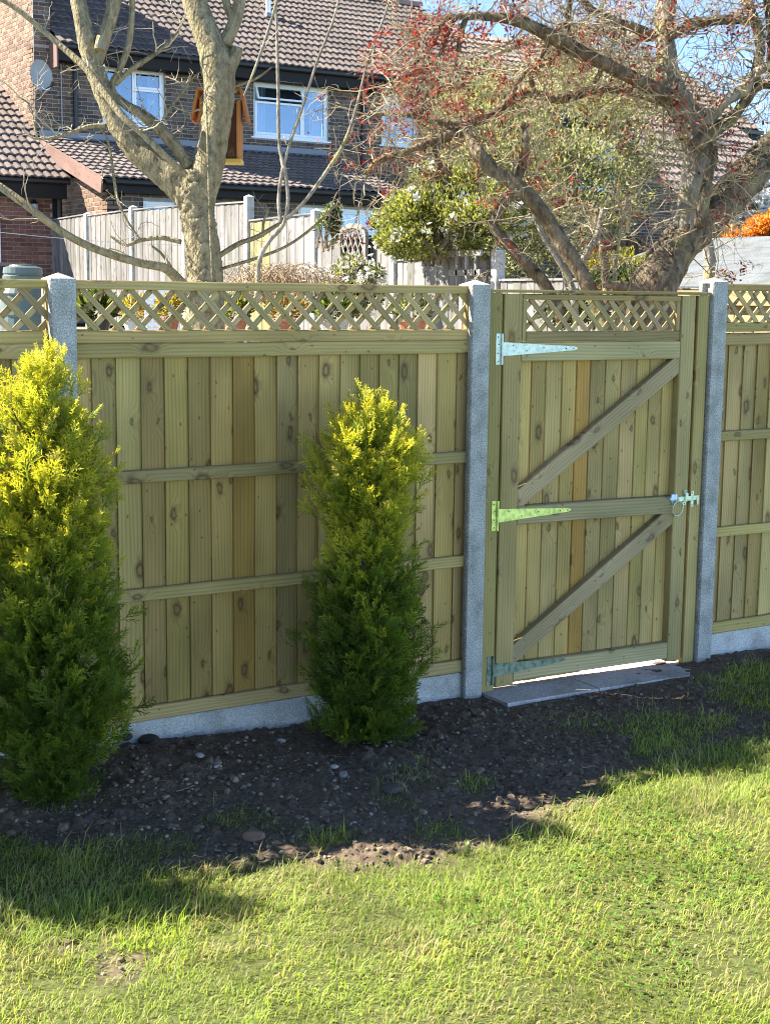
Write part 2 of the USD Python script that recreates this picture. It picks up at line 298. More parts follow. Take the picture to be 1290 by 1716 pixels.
plain('grey_plastic', (.27, .285, .29), .45)
plain('green_plastic', (.095, .13, .115), .45)
plain('lead_sheet', (.17, .18, .20), .5)
plain('curtain', (.30, .32, .36), .9)
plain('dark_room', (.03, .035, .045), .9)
plain('wire', (.45, .45, .45), .4)
plain('yellow_paint', (.55, .40, .07), .6)
plain('cut_wood', (.62, .55, .40), .8)
mat('window_glass', {'t': ('transparent_bsdf', {'color': (.85, .9, .92)}), 'gl': ('glossy_bsdf', {'color': (.72, .87, 1), 'roughness': .02}), 'x': ('mix_closure', {'fac': .17})},
    [('t.BSDF', 'x.closure1'), ('gl.BSDF', 'x.closure2')], surface='x.closure')
# ------------------------------------------------------------------ the ground
def smooth01(x): x = np.clip(x, 0, 1); return x * x * (3 - 2 * x)
_gy = [-400, -8, -2, .12, .6, 2, 4, 6.7, 8.6, 10.5, 12.3, 16, 22, 60, 420]
_gz = [0, 0, 0, 0, .02, .12, .25, .45, .7, .98, 1.18, 1.22, 1.22, 1.4, 2.0]
def terrain(x, y): return np.interp(y, _gy, _gz) + 0 * x
def n2(x, y, s, seed=0, o=3): return meshkit.fbm(np.stack([x * s, y * s, 0 * x + .37], -1), o, seed)
EDGE = np.array([on_ground(px, py)[:2] for px, py in ((-160, 1390), (0, 1400), (200, 1425), (400, 1445), (560, 1445), (700, 1430), (850, 1385), (1000, 1320), (1130, 1270), (1290, 1230), (1500, 1170))])
def lawn_cover(x, y):
    """How grassy the place is, 0 bare soil to 1 lawn."""
    e = np.interp(x, EDGE[:, 0], EDGE[:, 1]) + (n2(x, y, 1.6, 3) - .5) * .5
    c = smooth01((e - y) / .22 + .5)
    c = c * (1 - .75 * smooth01((n2(x, y, 2.6, 9) - .60) / .1) * smooth01((y + 2.3) / .6))         # worn patches near the bed
    tufts = smooth01((n2(x, y, 2.6, 21) - .51) / .1) * smooth01((e + .75 - y) / .5) * .65
    right = smooth01((x - .75) / .35) * smooth01((-.12 - y) / .1) * smooth01((n2(x, y, 2.4, 5) - .36) / .18) * .75
    left = smooth01((-1.55 - x) / .4) * smooth01((-.62 - y) / .2) * smooth01((n2(x, y, 2.2, 15) - .46) / .16) * .65
    return np.clip(np.maximum.reduce([c, tufts, right, left]), 0, 1)
def near_height(x, y):
    bare = 1 - lawn_cover(x, y); fence = smooth01((y + .75) / .6)
    h = (n2(x, y, .9, 1) - .5) * .05 + bare * ((n2(x, y, 9, 2, 4) - .5) * .055 + np.maximum(n2(x, y, 26, 4, 3) - .52, 0) * .12) + .012 * fence * bare
    slab = smooth01((.22 - np.maximum(np.abs(x - .72) - .62, np.abs(y + .05) - .1)) / .2)
    h = h * (1 - .75 * slab) + .006 * slab
    left_bank = smooth01((-.9 - x) / .8) * smooth01((y + .7) / .5) * .045
    return h - .005 + left_bank

gx = np.concatenate([np.linspace(-420, -9, 20), np.linspace(-6, 26, 60), np.linspace(30, 420, 18)]); gy = np.concatenate([np.linspace(-400, -9, 16), np.linspace(-6, 28, 90), np.linspace(32, 420, 16)])
X, Y = np.meshgrid(gx, gy, indexing='ij'); near = (X > -4.3) & (X < 3.3) & (Y > -4.7) & (Y < .7)
Z = terrain(X, Y) - .012 - .09 * near
def grid_faces(nx, ny):
    i, j = np.meshgrid(np.arange(nx - 1), np.arange(ny - 1), indexing='ij'); a = (i * ny + j).ravel()
    return np.stack([a, a + ny, a + ny + 1, a + 1], 1)
c = np.where((Y < 0)[..., None], (.07, .09, .028), np.where((X > 4.7)[..., None], (.10, .11, .05), (.20, .185, .14))) * (.8 + .4 * n2(X, Y, .7)[..., None])
MB().add(np.stack([X, Y, Z], -1).reshape(-1, 3), grid_faces(len(gx), len(gy)), col=c.reshape(-1, 3)).build('ground', 'soil', smooth=True, kind='structure')

gx = np.arange(-4.5, 3.5, .0145); gy = np.concatenate([np.arange(-4.9, -1.75, .06), np.arange(-1.75, .24, .0145), np.arange(.25, .8, .08)])
X, Y = np.meshgrid(gx, gy, indexing='ij'); cov = lawn_cover(X, Y); Z = near_height(X, Y) + terrain(X, Y)
Z = np.where(Y > .1, terrain(X, Y) - .002, Z)
soilc = np.array([.118, .088, .060]) * (.65 + .7 * n2(X, Y, 5, 8)[..., None]) + np.array([.03, .027, .024]) * (n2(X, Y, 45, 18) > .6)[..., None]
turf = np.array([.075, .085, .026]) * (.7 + .6 * n2(X, Y, 12, 6)[..., None])
c = soilc * (1 - cov[..., None]) + turf * cov[..., None]
c = np.where((Y > .1)[..., None], np.array([.22, .20, .165]), c)
MB().add(np.stack([X, Y, Z], -1).reshape(-1, 3), grid_faces(len(gx), len(gy)), col=c.reshape(-1, 3)).build('garden_soil', 'soil', smooth=True, kind='structure')

ICO = trimesh.creation.icosphere(subdivisions=1); ICO0 = trimesh.creation.icosphere(subdivisions=0)
def lumps(mb, P, S, C, rng, base=ICO, jag=.25, flat=(.55, .9)):
    nv = len(base.vertices); n = len(P)
    sc = np.stack([rng.uniform(.8, 1.3, n), rng.uniform(.7, 1.1, n), rng.uniform(*flat, n)], 1) * S[:, None]
    V = base.vertices[None] * (1 + rng.uniform(-jag, jag, (n, nv, 1))) * sc[:, None]
    a = rng.uniform(0, 2 * math.pi, n); ca, sa = np.cos(a)[:, None], np.sin(a)[:, None]
    V = np.stack([V[..., 0] * ca - V[..., 1] * sa, V[..., 0] * sa + V[..., 1] * ca, V[..., 2]], -1) + P[:, None]
    F = (np.arange(n)[:, None, None] * nv + base.faces[None]).reshape(-1, 3)
    return mb.add(V.reshape(-1, 3), F, col=np.repeat(C, nv, axis=0))
rng = np.random.default_rng(5)
def scatter(n, seed, fn, x0=-3.6, x1=3.0, y0=-2.2, y1=-.03):
    r = np.random.default_rng(seed); x, y = r.uniform(x0, x1, n), r.uniform(y0, y1, n)
    k = r.uniform(0, 1, n) < fn(x, y); k &= ~((x > .08) & (x < 1.46) & (y > -.2)); return x[k], y[k]
x, y = scatter(17000, 1, lambda x, y: np.maximum(1 - 1.5 * lawn_cover(x, y), 0) * (.25 + .75 * smooth01((n2(x, y, 2, 41) - .4) / .2)))
s = .004 + .012 * rng.uniform(0, 1, len(x)) ** 3 + .012 * (rng.uniform(0, 1, len(x)) > .965)
P = np.stack([x, y, near_height(x, y) + s * .25], 1); tone = rng.uniform(.7, 1.5, (len(x), 1))
lumps(MB(), P, s, np.array([.13, .098, .068]) * tone, rng, base=ICO0, jag=.3).build('soil_crumbs', 'soil', kind='stuff', label='dark crumbly clods of earth strewn over the flower bed', category='earth')
x, y = scatter(7500, 2, lambda x, y: np.maximum(1 - 1.4 * lawn_cover(x, y), 0) * smooth01((n2(x, y, 1.7, 51) - .36) / .22) * (1 - .5 * smooth01((x - .2) / .5)))
s = .0025 + .0066 * rng.uniform(0, 1, len(x)) ** 2.0; P = np.stack([x, y, near_height(x, y) + s * .45], 1)
pal = np.array([[.32, .26, .19], [.25, .19, .14], [.36, .31, .24], [.20, .14, .095], [.24, .20, .16]]); C = pal[rng.integers(0, 5, len(x))] * rng.uniform(.55, 1.1, (len(x), 1))
lumps(MB(), P, s, C, rng, jag=.2).build('pebbles', 'stone_face', kind='stuff', label='small pale pebbles scattered through the dark earth of the bed', category='pebbles', smooth=True)

# single stones one can point to
STONES = [(425, 1407, .032, (.20, .12, .08), 'reddish brown broken brick stone at the edge of the sunlit grass'),
          (470, 1252, .018, (.42, .40, .38), 'pale round stone in front of the gravel board left of the small conifer'),
          (592, 1388, .013, (.45, .43, .40), 'small pale stone near the shaded grass below the small conifer'),
          (575, 1303, .020, (.24, .22, .20), 'grey clod like stone below the small conifer'),
          (657, 1330, .034, (.07, .06, .05), 'long dark flat stone lying right of the pebbly patch'),
          (205, 1262, .040, (.045, .036, .03), 'big dark clod against the gravel board left end'),
          (250, 1262, .034, (.045, .036, .03), 'lower dark clod beside the big one at the gravel board'),
          (335, 1294, .016, (.38, .33, .30), 'pinkish pale stone in the middle of the left bed'),
          (365, 1302, .013, (.42, .38, .35), 'pale stone just right of the pinkish one in the left bed'),
          (855, 1166, .013, (.40, .36, .33), 'pale stone at the foot of the gate beside the concrete post'),
          (560, 1294, .014, (.36, .34, .31), 'grey white stone beside a grass tuft below the small conifer'),
          (140, 1343, .030, (.10, .085, .07), 'dark flat stone to the right of the tall conifer stem'),
          (690, 1205, .016, (.33, .31, .29), 'grey stone at the foot of the bed right of the small conifer')]
for k, (px, py, s, col, lab) in enumerate(STONES):
    g = on_ground(px, py); g[2] = near_height(g[0], g[1]) + s * .35; r = np.random.default_rng(100 + k)
    b = trimesh.creation.icosphere(subdivisions=2); v = b.vertices * (1 + .35 * (meshkit.fbm(b.vertices * 1.6 + k, 3) - .5)[:, None]) * [1.25, .85, .62] * s
    a = r.uniform(0, 3.1); R = np.array([[math.cos(a), -math.sin(a), 0], [math.sin(a), math.cos(a), 0], [0, 0, 1]])
    MB().add(v @ R.T + g, b.faces, col=col).build('stone', 'stone_face', smooth=True, label=lab, category='stone')

# grass
def grass(n, seed, x0, x1, y0, y1, fn, lmin, lmax, straw=.15, width=(.0016, .0034), lean=1.0, tuft=0.0):
    r = np.random.default_rng(seed); x, y = r.uniform(x0, x1, n), r.uniform(y0, y1, n)
    k = r.uniform(0, 1, n) < fn(x, y); k &= ~((x > .06) & (x < 1.47) & (y > -.235)); x, y = x[k], y[k]; n = len(x)
    base = np.stack([x, y, near_height(x, y) - .004], 1)
    clump = n2(x, y, 7, 61); a = n2(x, y, 1.6, 71) * 12 + r.normal(0, 1.1, n)
    L = (lmin + (lmax - lmin) * r.uniform(0, 1, n) ** 1.6) * (.6 + .9 * clump)
    ln = np.clip(r.normal(.75, .35, n), .1, 1.45) * lean
    d = np.stack([np.cos(a), np.sin(a), 0 * a], 1); upv = np.array([0, 0, 1.0])
    W = r.uniform(*width, n); side = np.stack([-np.sin(a + r.normal(0, .5, n)), np.cos(a), 0 * a], 1); side = unit(side)
    V = []
    for t, w in ((0, .85), (.5, 1)):
        ang = ln * (.35 + .9 * t); p = base + (d * np.sin(ang)[:, None] + upv * np.cos(ang)[:, None]) * (L * t)[:, None]
        V += [p - side * (W * w / 2)[:, None], p + side * (W * w / 2)[:, None]]
    ang = ln * 1.3; V.append(base + (d * np.sin(ang)[:, None] + upv * np.cos(ang)[:, None]) * L[:, None])
    V = np.stack(V, 1); i = np.arange(n)[:, None] * 5
    F = np.vstack([i + q for q in ([[0, 1, 3]], [[0, 3, 2]], [[2, 3, 4]])])
    g = n2(x, y, .8, 81)[:, None]; h = r.uniform(0, 1, (n, 1))
    green = np.array([.155, .235, .032]) * (1 - h) + np.array([.365, .42, .095]) * h
    green = green * (.8 + .5 * g) * (1 - .35 * smooth01((n2(x, y, 3.2, 91) - .55) / .12))[:, None]
    st = (r.uniform(0, 1, n) < straw * (.4 + 2.2 * smooth01((n2(x, y, 2.3, 95) - .42) / .2)))[:, None]
    C = np.where(st, np.array([.44, .37, .19]) * r.uniform(.7, 1.1, (n, 1)), green)
    C7 = np.repeat(C[:, None], 5, 1) * np.array([.8, .8, 1, 1, 1.15])[None, :, None]
    return V.reshape(-1, 3), F, C7.reshape(-1, 3)
mb = MB()
for args in ((215000, 31, -3.5, 2.1, -3.55, -.15, lambda x, y: lawn_cover(x, y) * (1 - .6 * smooth01((n2(x, y, 8, 47) - .56) / .1)), .018, .044), (26000, 32, -2.8, 2.6, -1.6, -.15, lambda x, y: lawn_cover(x, y) * smooth01((n2(x, y, 3, 33) - .44) / .12), .05, .10),
             (30000, 37, -3.6, 2.2, -3.7, -.9, lambda x, y: lawn_cover(x, y) * smooth01((n2(x, y, 4, 38) - .54) / .08), .05, .085)):
    v, f, cc = grass(*args); mb.add(v, f, col=cc)
mb.build('lawn_grass', 'grass_blades', kind='stuff', label='sunlit rough mown lawn grass thinning out towards the bare bed', category='grass')
# clover and other broad leaved weeds in the turf
r = np.random.default_rng(76); n = 16000; x, y = r.uniform(-3.4, 1.6, n), r.uniform(-3.4, -.9, n); k = r.uniform(0, 1, n) < lawn_cover(x, y) * smooth01((n2(x, y, 1.9, 66) - .56) / .1) * .8; x, y = x[k], y[k]; n = len(x)
P = np.repeat(np.stack([x, y, near_height(x, y) + r.uniform(.010, .028, n)], 1), 3, 0); a = np.repeat(r.uniform(0, 6.3, n), 3) + np.tile([0, 2.1, 4.2], n); D = np.stack([np.cos(a), np.sin(a), .25 + 0 * a], 1)
leaves(MB(), P, D, np.stack([-np.sin(a), np.cos(a), 0 * a], 1), np.repeat(r.uniform(.008, .015, n), 3), np.repeat(r.uniform(.007, .012, n), 3), np.array([.12, .21, .035]) * np.repeat(r.uniform(.6, 1.4, (n, 1)), 3, 0)).build('lawn_weeds', 'grass_blades', kind='stuff', label='clover and small broad leaved weeds growing in the lawn', category='weeds')
# dry stalks lying on the bed
r = np.random.default_rng(77); mb = MB(); x, y = scatter(420, 78, lambda x, y: 1 - lawn_cover(x, y)); a = r.uniform(0, 6.3, len(x)); L = r.uniform(.02, .09, len(x)); t = np.linspace(-.5, .5, 4)
P = np.stack([x[:, None] + np.cos(a)[:, None] * L[:, None] * t, y[:, None] + np.sin(a)[:, None] * L[:, None] * t + .01 * t ** 2, near_height(x, y)[:, None] + .007 + .01 * r.uniform(0, 1, (len(x), 1)) * (t + .5)], -1)
tubes(mb, P, np.full((len(x), 4), .0013), 3, np.array([.24, .19, .12]) * r.uniform(.4, 1.1, (len(x), 1))).build('dry_stalks', 'twig_bark', kind='stuff', label='thin dry stalks and bits of root lying on the earth', category='stalks')

x, y = scatter(420, 79, lambda x, y: np.maximum(1 - .8 * lawn_cover(x, y), 0) * (.3 + .7 * smooth01((n2(x, y, 2.2, 57) - .5) / .12))); n = len(x); r = np.random.default_rng(80)
P = np.stack([x, y, near_height(x, y) + .010], 1); a = r.uniform(0, 6.3, n); leaves(MB(), P, np.stack([np.cos(a), np.sin(a), r.normal(0, .25, n)], 1), np.stack([-np.sin(a), np.cos(a), r.normal(0, .3, n)], 1), r.uniform(.012, .034, n), r.uniform(.007, .018, n), np.array([[.17, .11, .065], [.25, .18, .11], [.11, .075, .05], [.30, .24, .16]])[r.integers(0, 4, n)]).build('fallen_leaves', 'leaf', kind='stuff', label='small dry brown leaves littered over the bare earth', category='leaf litter')

# ------------------------------------------------------------------ the new fence
def cross_prism(mb, poly, z0, z1, **a):
    """A vertical prism over a plain outline (x, y)."""
    from shapely.geometry import Polygon
    m = trimesh.creation.extrude_polygon(Polygon(poly), z1 - z0, engine='earcut'); m.apply_translation([0, 0, z0]); return mb.add(m.vertices, m.faces, **a)
def concrete_post(x, zt, label, slots=(True, True), w=.1, dep=.11):
    t = thing('concrete_fence_post', label, 'fence post', (x, .055, 0), 'slotted concrete posts of the new fence')
    a, b, s, h, c = w / 2, dep / 2, .022, .026, .006
    L = [(-a, -b + c), (-a, -h), (-a + s, -h + .004), (-a + s, h - .004), (-a, h), (-a, b - c)] if slots[0] else [(-a, -b + c), (-a, b - c)]
    R = [(a, b - c), (a, h), (a - s, h - .004), (a - s, -h + .004), (a, -h), (a, -b + c)] if slots[1] else [(a, b - c), (a, -b + c)]
    out = [(-a + c, -b)] + L + [(-a + c, b), (a - c, b)] + R + [(a - c, -b)]
    P = [(x + p, .055 + q) for p, q in out]
    m = MB(); cross_prism(m, P, -.12, zt); m.build('shaft', 'concrete', t)
    m = MB(); o = .002; B = [(x - a + o, .055 - b + o), (x + a - o, .055 - b + o), (x + a - o, .055 + b - o), (x - a + o, .055 + b - o)]
    V = [(p, q, zt - .003) for p, q in B] + [(p, q, zt + .004) for p, q in B] + [(x, .055, zt + .026)]
    m.add(V, np.array([[0, 1, 5], [0, 5, 4], [1, 2, 6], [1, 6, 5], [2, 3, 7], [2, 7, 6], [3, 0, 4], [3, 4, 7], [4, 5, 8], [5, 6, 8], [6, 7, 8], [7, 4, 8]])).build('weathered_top', 'concrete', t)
concrete_post(-1.839, 1.866, 'grey concrete post beside the tall left conifer with trellis on both sides')
concrete_post(.051, 1.868, 'grey concrete post between the conifers panel and the gate hinges')
concrete_post(1.480, 1.900, 'grey concrete post on the latch side of the gate at the right')

def gravel_board(x0, x1, zt, label):
    m = MB(); box(m, x0, x1, .032, .078, -.14, zt - .004); box(m, x0 + .03, x1 - .03, .0335, .0765, zt - .004, zt)
    t = thing('gravel_board', label, 'gravel board', ((x0 + x1) / 2, .055, 0), 'concrete gravel boards under the new fence'); m.build('board', 'concrete_pale', t)
gravel_board(-3.70, -1.865, .127, 'pale concrete gravel board behind the tall conifer at the left edge')
gravel_board(-1.815, .027, .127, 'long pale concrete gravel board under the panel between two conifers')
gravel_board(1.504, 3.34, .126, 'pale concrete gravel board right of the gate at the right edge')

def tone(r, lo=.82, hi=1.14): 
    b = r.uniform(lo, hi); return (b * r.uniform(.94, 1.06), b, b * r.uniform(.80, 1.08))
def trellis(t, r, x0, x1, z0, z1, yf, pitch=.0955, w=.024, phase=0.0):
    """Diamond lattice of two layers of slats in the opening x0..x1, z0..z1."""
    h = z1 - z0
    for layer, sgn in ((0, -1), (1, 1)):
        y = yf + .004 + layer * .0075; k = -6
        n = int((x1 - x0 + 2 * h) / pitch) + 2
        for i in range(n):
            xs = x0 - h + phase * pitch + i * pitch          # foot of the slat
            a, b = np.array([xs, z0]), np.array([xs + h, z1])
            t0 = max(0, (x0 - .004 - xs) / h); t1 = min(1, (x1 + .004 - xs) / h)
            if t1 - t0 < .12: continue
            p0, p1 = a + (b - a) * t0, a + (b - a) * t1
            if sgn < 0: p0, p1 = np.array([x0 + x1 - p0[0], p0[1]]), np.array([x0 + x1 - p1[0], p1[1]])
            d = unit(p1 - p0); p0, p1 = p0 - d * .006, p1 + d * .006
            m = MB(); bar(m, (p0[0], y, p0[1]), (p1[0], y, p1[1]), (1, 0, 0), w * r.uniform(.9, 1.08), .0068, .0008, tint=np.array(tone(r, .92, 1.12)) * [.98, 1.0, 1.35], rng=r); m.build('slat', 'treated_boards', t)
def trellis_panel(x0, x1, dz, label, seed, phase=0.0):
    r = np.random.default_rng(seed); t = thing('trellis_panel', label, 'trellis', ((x0 + x1) / 2, .05, 1.63 + dz), 'trellis panels on top of the new fence'); a, b = 1.6305 + dz, 1.866 + dz
    m = MB(); bar(m, (x0, .05, b - .017), (x1, .05, b - .017), (0, 0, 1), .034, .034, .004, 8, .0006, tone(r), r); m.build('top_rail', 'treated_timber', t)
    m = MB(); bar(m, (x0, .05, a + .024), (x1, .05, a + .024), (0, 0, 1), .048, .034, .004, 8, .0006, tone(r), r); m.build('bottom_rail', 'treated_timber', t)
    for xx in (x0 + .012, x1 - .012):
        m = MB(); bar(m, (xx, .05, a + .049), (xx, .05, b - .035), (1, 0, 0), .024, .03, .002, 1, 0, tone(r), r); m.build('end_stile', 'treated_timber', t)
    trellis(t, r, x0 + .025, x1 - .025, a + .049, b - .035, .041, phase=phase)
def fence_panel(x0, x1, dz, label, seed, pitch=.0985, splits=()):
    r = np.random.default_rng(seed); t = thing('fence_panel', label, 'fence panel', ((x0 + x1) / 2, .05, .13 + dz), 'close board panels of the new fence')
    rails = [(.128, .187), (.616, .668), (1.087, 1.139), (1.573, 1.630)]
    for k, (z0, z1) in enumerate(rails):
        o = dz * (0, .4, .95, .75)[k]; m = MB(); bar(m, (x0, .0385, (z0 + z1) / 2 + o), (x1, .0385, (z0 + z1) / 2 + o + .002), (0, 0, 1), z1 - z0, .021, .004, 10, .0008, tone(r, .9, 1.08), r); m.build('rail', 'treated_timber', t)
    n = int((x1 - x0) / pitch) + 1
    for i in range(n):
        a = x0 + i * pitch + r.uniform(-.004, .004); b = min(a + pitch + .016, x1); a = max(a, x0)
        if b - a < .02: continue
        w = b - a; prof = [(-w / 2, -.008), (w / 2, .002), (w / 2, .005), (-w / 2, .004)]
        brown = i == 7; tt = tone(r, .80, 1.14)
        if brown: tt = (.84, .71, .46)
        zt = 1.629 + dz * .9; m = MB()
        bar(m, ((a + b) / 2, .0565, .131), ((a + b) / 2 + r.normal(0, .0015), .0565, zt), (1, 0, 0), w, .012, tint=tt, rng=r, prof=prof, segs=3, wob=.0006); m.build('board', 'treated_boards', t)
fence_panel(-3.70, -1.862, 0, 'green tinted close board panel behind the tall conifer, cut by the left edge', 41)
trellis_panel(-3.70, -1.866, 0, 'lattice trellis left of the leftmost concrete post, compost bin behind it', 51)
fence_panel(-1.815, .026, 0, 'wide close board panel between the leftmost post and the gate post', 42)
trellis_panel(-1.812, .022, 0, 'long lattice trellis over the panel between two posts, tree trunk behind', 52, .3)
fence_panel(1.506, 3.34, .03, 'close board panel right of the gate, cut by the right edge', 43)
trellis_panel(1.508, 3.33, .03, 'short stretch of lattice trellis right of the gate, felt roof behind it', 53, .6)

# ------------------------------------------------------------------ the gate
r = np.random.default_rng(60)
t = thing('gate_frame', 'timber gate frame of two jambs and a thin head strip', 'gate frame', (.77, .05, 0))
for xa, xb in ((.105, .181), (1.352, 1.426)):
    m = MB(); bar(m, ((xa + xb) / 2, .055, -.05), ((xa + xb) / 2, .055, 1.838), (1, 0, 0), xb - xa, .068, .004, 6, .0006, tone(r), r); m.build('jamb', 'treated_timber', t)
m = MB(); bar(m, (1.345, .0995, -.02), (1.345, .0995, 1.82), (1, 0, 0), .05, .02, .002, 1, 0, (.7, .62, .5), r); m.build('stop', 'treated_timber', t)
m = MB(); bar(m, (.102, .055, 1.8465), (1.430, .055, 1.8465), (0, 1, 0), .085, .014, .003, 8, .0004, tone(r, .8, .95), r); m.build('head_strip', 'treated_timber', t)
g = thing('garden_gate', 'ledged and braced timber garden gate with trellis top, tee hinges and ring latch', 'gate', (.77, .05, .03))
YF = .022                                # front of the gate's framing
def gbar(name, p0, p1, wd, w, th=.044, mt='treated_timber', tt=None, y=None, ch=.004):
    m = MB(); y = (YF + th / 2) if y is None else y
    bar(m, (p0[0], y, p0[1]), (p1[0], y, p1[1]), wd, w, th, ch, 6, .0006, tt or tone(r), r); return m.build(name, mt, g)
gbar('stile', (.241, .034), (.241, 1.834), (1, 0, 0), .102); gbar('stile', (1.292, .024), (1.292, 1.834), (1, 0, 0), .092)
for z0, z1, z2 in ((1.534, 1.620, 0), (.789, .876, -.014), (.052, .135, -.012)):
    gbar('ledge', (.293, (z0 + z1) / 2), (1.245, (z0 + z1) / 2 + z2), (0, 0, 1), z1 - z0, .040, 'brown_timber', tone(r, 1.0, 1.25))
gbar('brace', (.284, .894), (1.268, 1.522), (0, 0, 1), .084, .038, 'brown_timber', (.98, .94, .88), y=YF + .023); gbar('brace', (.276, .166), (1.262, .778), (0, 0, 1), .084, .038, 'brown_timber', (1.12, 1.08, 1.02), y=YF + .023)
x = .288; k = 0
while x < 1.25:                          # boarding behind the frame
    w = r.uniform(.080, .098); b = min(x + w, 1.262); tt = tone(r, .92, 1.14)
    if k == 4: tt = (1.02, .80, .50)
    m = MB(); bar(m, ((x + b) / 2, .072, .034 + r.uniform(-.006, .006)), ((x + b) / 2, .072, 1.624), (1, 0, 0), b - x - .003, .014, .004, 3, .0005, tt, r); m.build('board', 'treated_boards', g); x = b; k += 1
tr = MB(); bar(tr, (.295, .042, 1.822), (1.243, .042, 1.822), (0, 0, 1), .026, .03, .003, 4, .0004, tone(r), r); tr.build('trellis_top_rail', 'treated_timber', g)
tr = MB(); bar(tr, (.322, .042, 1.645), (1.243, .042, 1.645), (0, 0, 1), .046, .03, .003, 4, .0004, tone(r), r); tr.build('trellis_bottom_rail', 'treated_timber', g)
for xx in (.308, 1.232):
    tr = MB(); bar(tr, (xx, .042, 1.623 if xx < 1 else 1.669), (xx, .042, 1.808), (1, 0, 0), .024, .028, .002, 1, 0, tone(r), r); tr.build('trellis_stile', 'treated_timber', g)
trellis(g, r, .321, 1.219, 1.669, 1.808, .034, pitch=.0925, phase=.4)

def disc(mb, c, rad, th, n=14, col=(1, 1, 1)):
    """A disc facing -y."""
    a = np.arange(n) / n * 2 * math.pi; V = np.vstack([np.stack([c[0] + rad * np.cos(a), np.full(n, c[1]), c[2] + rad * np.sin(a)], 1), np.stack([c[0] + rad * .85 * np.cos(a), np.full(n, c[1] - th), c[2] + rad * .85 * np.sin(a)], 1), [[c[0], c[1] - th, c[2]]]])
    j = np.arange(n); j2 = (j + 1) % n; return mb.add(V, np.vstack([np.stack([j, j2, n + j2], 1), np.stack([j, n + j2, n + j], 1), np.stack([n + j, n + j2, np.full(n, 2 * n)], 1)]), col=col)
def tee_hinge(xc, zt, zb, xt, col, label):
    zc = (zt + zb) / 2; h = zt - zb
    fp = MB(); box(fp, xc - .030, xc - .004, .0185, .0215, zb, zt, col=col); plate = fp.build('hinge', 'zinc_metal', g, label=label)
    st = MB(); z0, z1 = zc - .031, zc + .031; e = .009; P = [(xc + .006, z0), (xt - .02, zc - e), (xt, zc - e * .5), (xt, zc + e * .5), (xt - .02, zc + e), (xc + .006, z1)]
    V = [(a, .0175, b) for a, b in P] + [(a, .0205, b) for a, b in P]; n = len(P)
    F = [[0, j, j + 1] for j in range(1, n - 1)] + [[n, n + j + 1, n + j] for j in range(1, n - 1)] + [[j, n + j, n + (j + 1) % n] for j in range(n)] + [[j, n + (j + 1) % n, (j + 1) % n] for j in range(n)]
    st.add(V, np.array(F), col=col).build('strap', 'zinc_metal', plate)
    kn = MB(); tube(kn, [(xc + .001, .0155, zb), (xc + .001, .0155, zt)], .0062, 10, col=col).build('knuckle', 'zinc_metal', plate, smooth=False)
    for a, b in ((xc - .019, zt - .015), (xc - .014, zc + .022), (xc - .019, zc - .018), (xc - .015, zb + .015)):
        s = MB(); disc(s, (a, .0184, b), .0034, .0006); s.build('screw', 'screw_hole', plate)
    for q, dz in ((.06, .018), (.13, -.012), (.22, .006), (.34, -.002), (.37 + .012, 0)):
        s = MB(); disc(s, (xc + q * (xt - xc) / .4, .0174, zc + dz * (1 - q * 2)), .0034, .0006); s.build('screw', 'screw_hole', plate)
tee_hinge(.176, 1.659, 1.521, .606, (.95, 1.0, .93), 'bright zinc tee hinge at the top of the gate')
tee_hinge(.174, .907, .770, .599, (1.0, 1.08, .36), 'yellow passivated tee hinge at the middle of the gate')
tee_hinge(.168, .186, .050, .592, (.36, .43, .33), 'dull zinc tee hinge at the bottom of the gate')
# ring latch
lx, lz = 1.247, .846
m = MB(); ml = []
a = np.arange(40) / 40 * 2 * math.pi; rr = .027 + .0032 * np.cos(6 * a); V = np.vstack([np.stack([lx + rr * np.cos(a), np.full(40, .0215), lz + rr * np.sin(a)], 1), np.stack([lx + rr * .9 * np.cos(a), np.full(40, .017), lz + rr * .9 * np.sin(a)], 1), np.stack([lx + .017 * np.cos(a), np.full(40, .0145), lz + .017 * np.sin(a)], 1), [[lx, .008, lz]]]); j = np.arange(40); j2 = (j + 1) % 40; F = []
for q in (0, 40): F += [np.stack([q + j, q + j2, q + 40 + j2], 1), np.stack([q + j, q + 40 + j2, q + 40 + j], 1)]
F.append(np.stack([80 + j, 80 + j2, np.full(40, 120)], 1))
latch = m.add(V, np.vstack(F), col=(.85, .98, 1.15)).build('ring_latch', 'zinc_metal', g)
m = MB(); a = np.linspace(0, 2 * math.pi, 33)[:-1]; a = np.append(a, a[0]); tube(m, np.stack([lx + .014 + .033 * np.sin(a), .006 - .004 * np.cos(a), lz - .046 + .037 * np.cos(a)], 1), .0029, 8, cap=False, col=(1.1, 1.1, .9)).build('ring', 'zinc_metal', latch, smooth=True)
m = MB(); box(m, lx + .02, lx + .158, .011, .016, lz - .012, lz + .010, col=(.95, 1.08, .9)); m.build('latch_bar', 'zinc_metal', latch)
m = MB(); box(m, lx + .062, lx + .080, .006, .010, lz - .014, lz + .026, col=(.95, 1.08, .9)); box(m, lx + .058, lx + .076, .0105, .0215, lz + .022, lz + .042, col=(.95, 1.08, .9)); box(m, lx + .058, lx + .076, .0175, .0215, lz - .034, lz - .016, col=(.95, 1.08, .9)); m.build('latch_keep', 'zinc_metal', latch)
m = MB(); box(m, lx + .108, lx + .126, .0165, .0205, lz - .045, lz + .033, col=(.95, 1.08, .9)); box(m, lx + .140, lx + .148, .004, .0205, lz - .036, lz - .002, col=(1, 1.05, .9)); m.build('catch', 'zinc_metal', latch)
